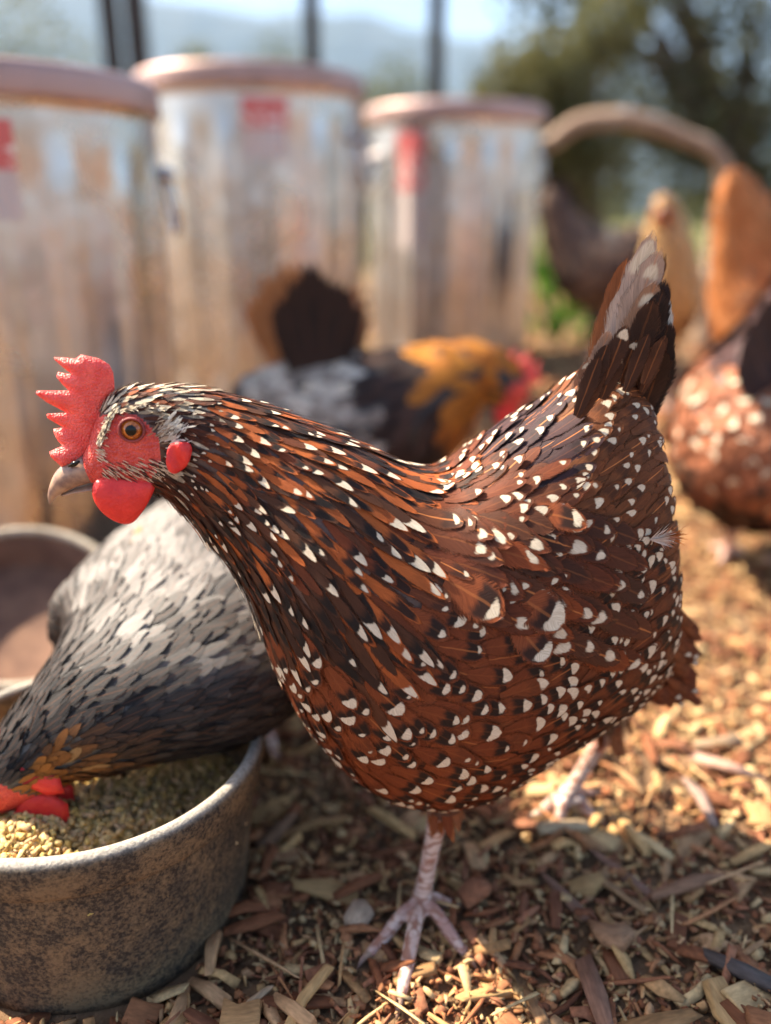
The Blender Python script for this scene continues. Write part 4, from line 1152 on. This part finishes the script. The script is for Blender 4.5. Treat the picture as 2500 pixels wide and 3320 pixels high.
# ================================================================== METAL BINS
def make_bin(label, x, y, rot, patch_ang, patch_w, patch_z, sc=1.0):
    root = empty('metal_bin', (x, y, 0)); tag(root, label, 'trash can', 'galvanised bins along the fence')
    z0 = float(gh(x, y))-.004
    def put(name, VF, mat, par=root, **k):
        V_ = [(v[0]*sc+x, v[1]*sc+y, v[2]*sc+z0) for v in VF[0]]; return link(name, mesh(name, V_, VF[1]), mat, par, **k)
    def r_at(z): return .243+.012*z/.70
    prof = [(0.0, .012), (.225, .012), (.234, 0.0), (.242, .004), (.244, .02)]
    zs = [.03, .05, .07, .09]+list(np.linspace(.11, .56, 16))+[.58, .60, .62, .64, .655]
    prof += [(r_at(z), z) for z in zs]+[(r_at(.675), .675), (r_at(.685), .685), (r_at(.69)+.006, .692), (r_at(.70)+.007, .70), (r_at(.70), .706), (.22, .70), (0.0, .69)]
    def flute(t, z):
        e = smoothstep(z, .04, .10)*(1-smoothstep(z, .57, .65)); s_ = math.cos(15*t)
        return 0.040*e*(max(0, s_)**0.6-0.4)*1.0+0.0035*math.sin(3*t+x*7)
    put('can_body', lathe(prof, (0, 0, 0), 216, flute), M['galv'])
    lp = [(.256, .694), (.260, .688), (.264, .689), (.2655, .696), (.2645, .712), (.2645, .724), (.262, .733), (.256, .736), (.250, .733), (.20, .738), (.10, .742), (0.0, .743)]
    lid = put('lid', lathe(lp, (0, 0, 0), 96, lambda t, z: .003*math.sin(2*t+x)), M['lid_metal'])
    hb = [(-.06, 0, .742), (-.058, .02, .748), (-.03, .045, .749), (.03, .045, .749), (.058, .02, .748), (.06, 0, .742)]
    put('lid_handle', tube(hb, [.006]*6, 8, 4, (0, 1, 0)), M['galv'], lid)
    for s_ in (0, math.pi):
        a = rot+s_; ca, sa = math.cos(a), math.sin(a); rr = r_at(.6)
        def loc(q): return (q[0]*ca-q[1]*sa, q[0]*sa+q[1]*ca, q[2])
        hh = put('side_handle', tube([loc((rr+.012, -.055, .60)), loc((rr+.022, -.057, .545)), loc((rr+.024, -.03, .51)), loc((rr+.024, .03, .51)), loc((rr+.022, .057, .545)), loc((rr+.012, .055, .60))], [.0055]*6, 8, 4), M['galv'])
        for e in (-.055, .055):
            q = loc((rr+.006, e, .602)); put('handle_ear', uvsphere(q, .018, (1, 1, .8), 12, 8), M['galv'], hh)
    # curved patch on the side, red above and pale below
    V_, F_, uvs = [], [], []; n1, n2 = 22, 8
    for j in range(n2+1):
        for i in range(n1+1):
            a = patch_ang+(i/n1-.5)*patch_w; z = patch_z[0]+(patch_z[1]-patch_z[0])*j/n2
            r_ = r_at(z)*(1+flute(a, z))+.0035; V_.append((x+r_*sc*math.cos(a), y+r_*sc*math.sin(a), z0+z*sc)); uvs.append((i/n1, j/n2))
    me_ = fastmesh('red_patch', V_, np.array(grid_faces(n2+1, n1+1, False)), uv=np.array(uvs)); link('red_patch', me_, M['label'], root)
    return root
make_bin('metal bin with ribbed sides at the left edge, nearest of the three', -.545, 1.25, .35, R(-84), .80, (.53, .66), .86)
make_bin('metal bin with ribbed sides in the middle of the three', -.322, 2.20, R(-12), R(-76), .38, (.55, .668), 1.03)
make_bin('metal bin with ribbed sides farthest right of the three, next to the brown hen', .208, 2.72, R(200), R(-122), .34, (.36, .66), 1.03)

# ================================================================== SECOND PAN (left, behind the grey hen)
pr = [(0, .004), (.098, .004), (.108, .010), (.118, .040), (.124, .048), (.124, .052), (.112, .044), (.104, .012), (.095, 0), (0, 0)]
pn = empty('shallow_pan', (-.375, .760, .050)); pn.rotation_euler = (R(24), R(16), 0); pn.scale = (.80,)*3
tag(pn, 'brown shallow pan with pale sunlit rim tilted up behind the grey hen', 'pan')
for nm_, VF_, m_ in (('pan_body', lathe(pr, (0, 0, 0), 72), M['pan']), ('rim', torus((0, 0, .050), (0.0001, 0, 1), .122, .0062, 72, 10), M['palerim'])):
    o = bpy.data.objects.new(nm_, mesh(nm_, *VF_)); o.data.materials.append(m_); COL.objects.link(o); o.parent = pn
    o.data.polygons.foreach_set('use_smooth', np.ones(len(o.data.polygons), bool))

# ================================================================== FENCE
fence = empty('wire_fence', (-.3, 4.3, 0)); tag(fence, 'tall dark wire mesh fence with posts behind the metal bins', 'fence')
YF = 4.3
posts = [(355, .075), (440, .085), (1010, .070), (1417, .070)]
for px, wd in posts:
    q = aty(px, 60, YF); V_, F_ = box((q[0], YF, 1.0), (wd, wd, 2.04)); link('post', mesh('post', V_, F_), M['post'], fence, smooth=False)
for xx in (-2.9, -4.1):
    V_, F_ = box((xx, YF, 1.0), (.036, .036, 2.04)); link('post', mesh('post', V_, F_), M['post'], fence, smooth=False)
xr = aty(1417, 60, YF)[0]
for zz in (.06, 1.98):
    V_, F_ = box(((xr-4.1)/2, YF+.04, zz), (xr+4.1, .03, .03)); link('rail', mesh('rail', V_, F_), M['post'], fence, smooth=False)
pw = []
xv = np.arange(-4.1, xr, .025)
for xx in xv: pw.append(box((xx, YF-.028, 1.0), (.0016, .0016, 1.96)))
for zz in np.arange(.05, 1.97, .05): pw.append(box(((xr-4.1)/2, YF-.030, zz), (xr+4.1, .0016, .0016)))
wm_ = link('wire_mesh', mesh('wire_mesh', *join(pw)), M['wire'], fence, smooth=False); wm_['kind'] = 'stuff'

# ================================================================== TREES, SHRUBS, PLANTS
def crown_mesh(blobs, n, size, cols, squash=1.0, droop=.3):
    """leaf faces spread through clumps"""
    B = np.array([b[:3] for b in blobs]); Rr = np.array([b[3] for b in blobs]); p = Rr**2.2; p /= p.sum()
    k = RNG.choice(len(B), n, p=p); d = RNG.normal(0, 1, (n, 3)); d /= np.linalg.norm(d, axis=1)[:, None]
    r = Rr[k]*(RNG.random(n)**0.45)*(1+.18*np.sin(d[:, 0]*9+d[:, 2]*7+k))
    P = B[k]+d*r[:, None]*np.array((1, 1, squash))
    a = RNG.normal(0, 1, (n, 3)); a[:, 2] -= droop; a /= np.linalg.norm(a, axis=1)[:, None]
    b = np.cross(a, RNG.normal(0, 1, (n, 3))); b /= np.linalg.norm(b, axis=1)[:, None]
    L = size*RNG.uniform(.6, 1.3, n)[:, None]; Wd = L*.42
    nn = np.cross(a, b)
    V = np.stack([P-a*L*.5, P+b*Wd*.5+nn*L*.06, P+a*L*.5, P-b*Wd*.5+nn*L*.06], 1).reshape(-1, 3)
    Q = np.arange(n*4).reshape(n, 4)
    c = np.array(cols)[RNG.integers(0, len(cols), n)]*RNG.uniform(.75, 1.25, n)[:, None]
    return fastmesh('crown', V, Q, fc=np.repeat(c, 4, 0))
def make_tree(name, label, base, blobs, n, size, cols, trunk_r, cat='tree', group=None):
    root = empty(name, base); tag(root, label, cat, group)
    b = np.array(base, float); parts = []
    ctr = np.mean([q[:3] for q in blobs], 0); fork = b*.5+np.array((ctr[0], ctr[1], b[2]+(ctr[2]-b[2])*.9))*.5
    parts.append(tube([b-np.array((0, 0, .1)), b*.7+fork*.3+np.array((.03, 0, 0)), fork], [trunk_r*1.3, trunk_r, trunk_r*.75], 12, 5))
    for q in blobs:
        e = np.array(q[:3]); m_ = fork*.5+e*.5+np.array((0, 0, .12*np.linalg.norm(e-fork)))
        parts.append(tube([fork, m_, e], [trunk_r*.6, trunk_r*.35, trunk_r*.1], 8, 4))
    link('trunk', mesh('trunk', *join(parts)), M['bark'], root)
    link('crown', crown_mesh(blobs, n, size, cols), M['leaf'], root, smooth=False)
    return root
OL = [(0.13, 0.13, 0.045), (0.10, 0.105, 0.04), (0.19, 0.165, 0.055), (0.08, 0.085, 0.035)]
DG = [(0.08, 0.09, 0.042), (0.10, 0.11, 0.05), (0.06, 0.07, 0.036), (0.14, 0.135, 0.06)]
def pxb(x, y, Y, r): q = aty(x, y, Y); return (q[0], q[1], q[2], r)
make_tree('oak_tree', 'big dark green tree filling the upper right background', (4.6, 9.5, 0),
          [pxb(2150, -150, 9.5, 1.3), pxb(1850, 60, 9.3, 0.8), pxb(2350, 330, 9.3, 1.0), pxb(2050, 380, 9.6, 1.0), pxb(2450, 0, 9.2, .9), pxb(1980, -250, 9.6, 1.1), pxb(2600, 250, 9.4, 1.2), pxb(1750, -200, 9.4, .6), pxb(2250, 560, 9.7, .9), pxb(2500, 560, 9.7, .8), pxb(1850, 480, 9.8, .7)],
          8200, .14, DG, .22)
make_tree('olive_tree', 'smaller yellowish green tree left of the big dark tree', (2.05, 7.6, 0),
          [pxb(1680, 300, 7.6, .42), pxb(1620, 420, 7.6, .40), pxb(1790, 250, 7.7, .40), pxb(1800, 400, 7.7, .45), pxb(1960, 120, 7.8, .35), pxb(1720, 520, 7.7, .35), pxb(1900, 520, 7.6, .45)],
          9000, .085, OL, .09)
SH = [(0.13, 0.15, 0.05), (0.17, 0.17, 0.07), (0.09, 0.11, 0.04)]
for i, (px, py, Y_, r_, lb) in enumerate([(640, 190, 9.0, .22, 'small green shrub above the gap between left and middle bins'), (900, 190, 9.5, .33, 'round green shrub behind the middle bin lid'), (1295, 270, 9.0, .34, 'green shrub beyond the fence near the right-hand post'),
                                          (1180, 330, 8.2, .30, 'low green shrub just above the middle bin lid edge'), (20, 40, 7.5, .55, 'pale green shrub beyond the fence at top left corner'), (1540, 420, 8.5, .45, 'pale shrub beside the rightmost bin lid')]):
    q = aty(px, py, Y_)
    bl = [(q[0], q[1], q[2]-r_*.2, r_), (q[0]+r_*.6, q[1]+.1, q[2]-r_*.9, r_*.9), (q[0]-r_*.6, q[1], q[2]-r_, r_*.9), (q[0], q[1], .45, .4)]
    make_tree('shrub', lb, (q[0], q[1], 0), bl, 2200, .06, SH, .03, 'shrub', 'shrubs beyond the fence')
# distant tree line at the foot of the hills
bl = []
for i in range(60):
    xx = RNG.uniform(-40, 40); bl.append((xx, 60+RNG.uniform(0, 12), RNG.uniform(.3, 1.6), RNG.uniform(1.2, 2.6)))
fw_ = link('far_woods', crown_mesh(bl, 26000, .55, OL+DG), M['leaf'], smooth=False); tag(fw_, 'far off line of trees at the foot of the mountain', 'trees', kind='stuff')
# green plant beside the right-hand bin
gp = empty('green_plant', (.62, 3.0, 0)); tag(gp, 'bright green leafy plant next to the rightmost bin', 'plant')
V_, Q_, C_ = [], [], []
for i in range(170):
    a = random.uniform(0, 6.28); h0 = random.uniform(.02, .33); rr = random.uniform(.01, .11)
    p = np.array((.62+rr*math.cos(a), 3.0+rr*math.sin(a), h0)); d = np.array((math.cos(a)*.6, math.sin(a)*.6, random.uniform(.1, 1.0))); d /= np.linalg.norm(d)
    s_ = np.cross(d, (0, 0, 1)); s_ /= np.linalg.norm(s_)+1e-6; L_ = random.uniform(.05, .11); W_ = L_*.45
    k = len(V_); V_ += [p, p+d*L_*.5+s_*W_*.5, p+d*L_-np.array((0, 0, .01)), p+d*L_*.5-s_*W_*.5]; Q_.append((k, k+1, k+2, k+3))
    C_ += [np.array((0.16, 0.38, 0.03))*random.uniform(.7, 1.3)]*4
link('leaves', fastmesh('leaves', V_, np.array(Q_), fc=np.array(C_)), M['leaf'], gp, smooth=False)
stems = [tube([(.62, 3.0, -.01), (.62+.05*math.cos(a), 3.0+.05*math.sin(a), .15), (.62+.10*math.cos(a), 3.0+.10*math.sin(a), .30)], [.006, .005, .002], 6, 3) for a in np.arange(0, 6.2, 1.05)]
link('stem', mesh('stem', *join(stems)), M['bark'], gp)
# driftwood branch arching behind the hens
bp = [(.44, 2.95, -.02), (.45, 2.95, .35), (.485, 2.94, .630), (.55, 2.93, .685), (.63, 2.92, .735), (.76, 2.90, .745), (.88, 2.90, .722), (.97, 2.90, .690), (1.06, 2.90, .655), (1.12, 2.92, .57), (1.13, 2.95, .35), (1.14, 2.98, -.02)]
br = link('driftwood_branch', mesh('driftwood_branch', *tube(bp, [.040, .032, .025, .028, .030, .031, .029, .027, .025, .027, .032, .040], 16, 6, (0, 1, 0))), M['drift'])
tag(br, 'arched bare driftwood branch above the background hens', 'branch')

# ================================================================== HAZE
hz = link('haze', mesh('haze', *box((0, 1420, 309), (3700, 2960, 620))), None, smooth=False)
hm_ = bpy.data.materials.new('haze_air'); hm_.use_nodes = True; t_ = hm_.node_tree
for nd in list(t_.nodes):
    if nd.type != 'OUTPUT_MATERIAL': t_.nodes.remove(nd)
pv = t_.nodes.new('ShaderNodeVolumePrincipled'); pv.inputs['Color'].default_value = (0.46, 0.69, 1.0, 1); pv.inputs['Density'].default_value = 0.00020
pv.inputs['Anisotropy'].default_value = 0.1
t_.links.new(pv.outputs[0], [n_ for n_ in t_.nodes if n_.type == 'OUTPUT_MATERIAL'][0].inputs['Volume'])
hz.data.materials.append(hm_); hz['kind'] = 'stuff'
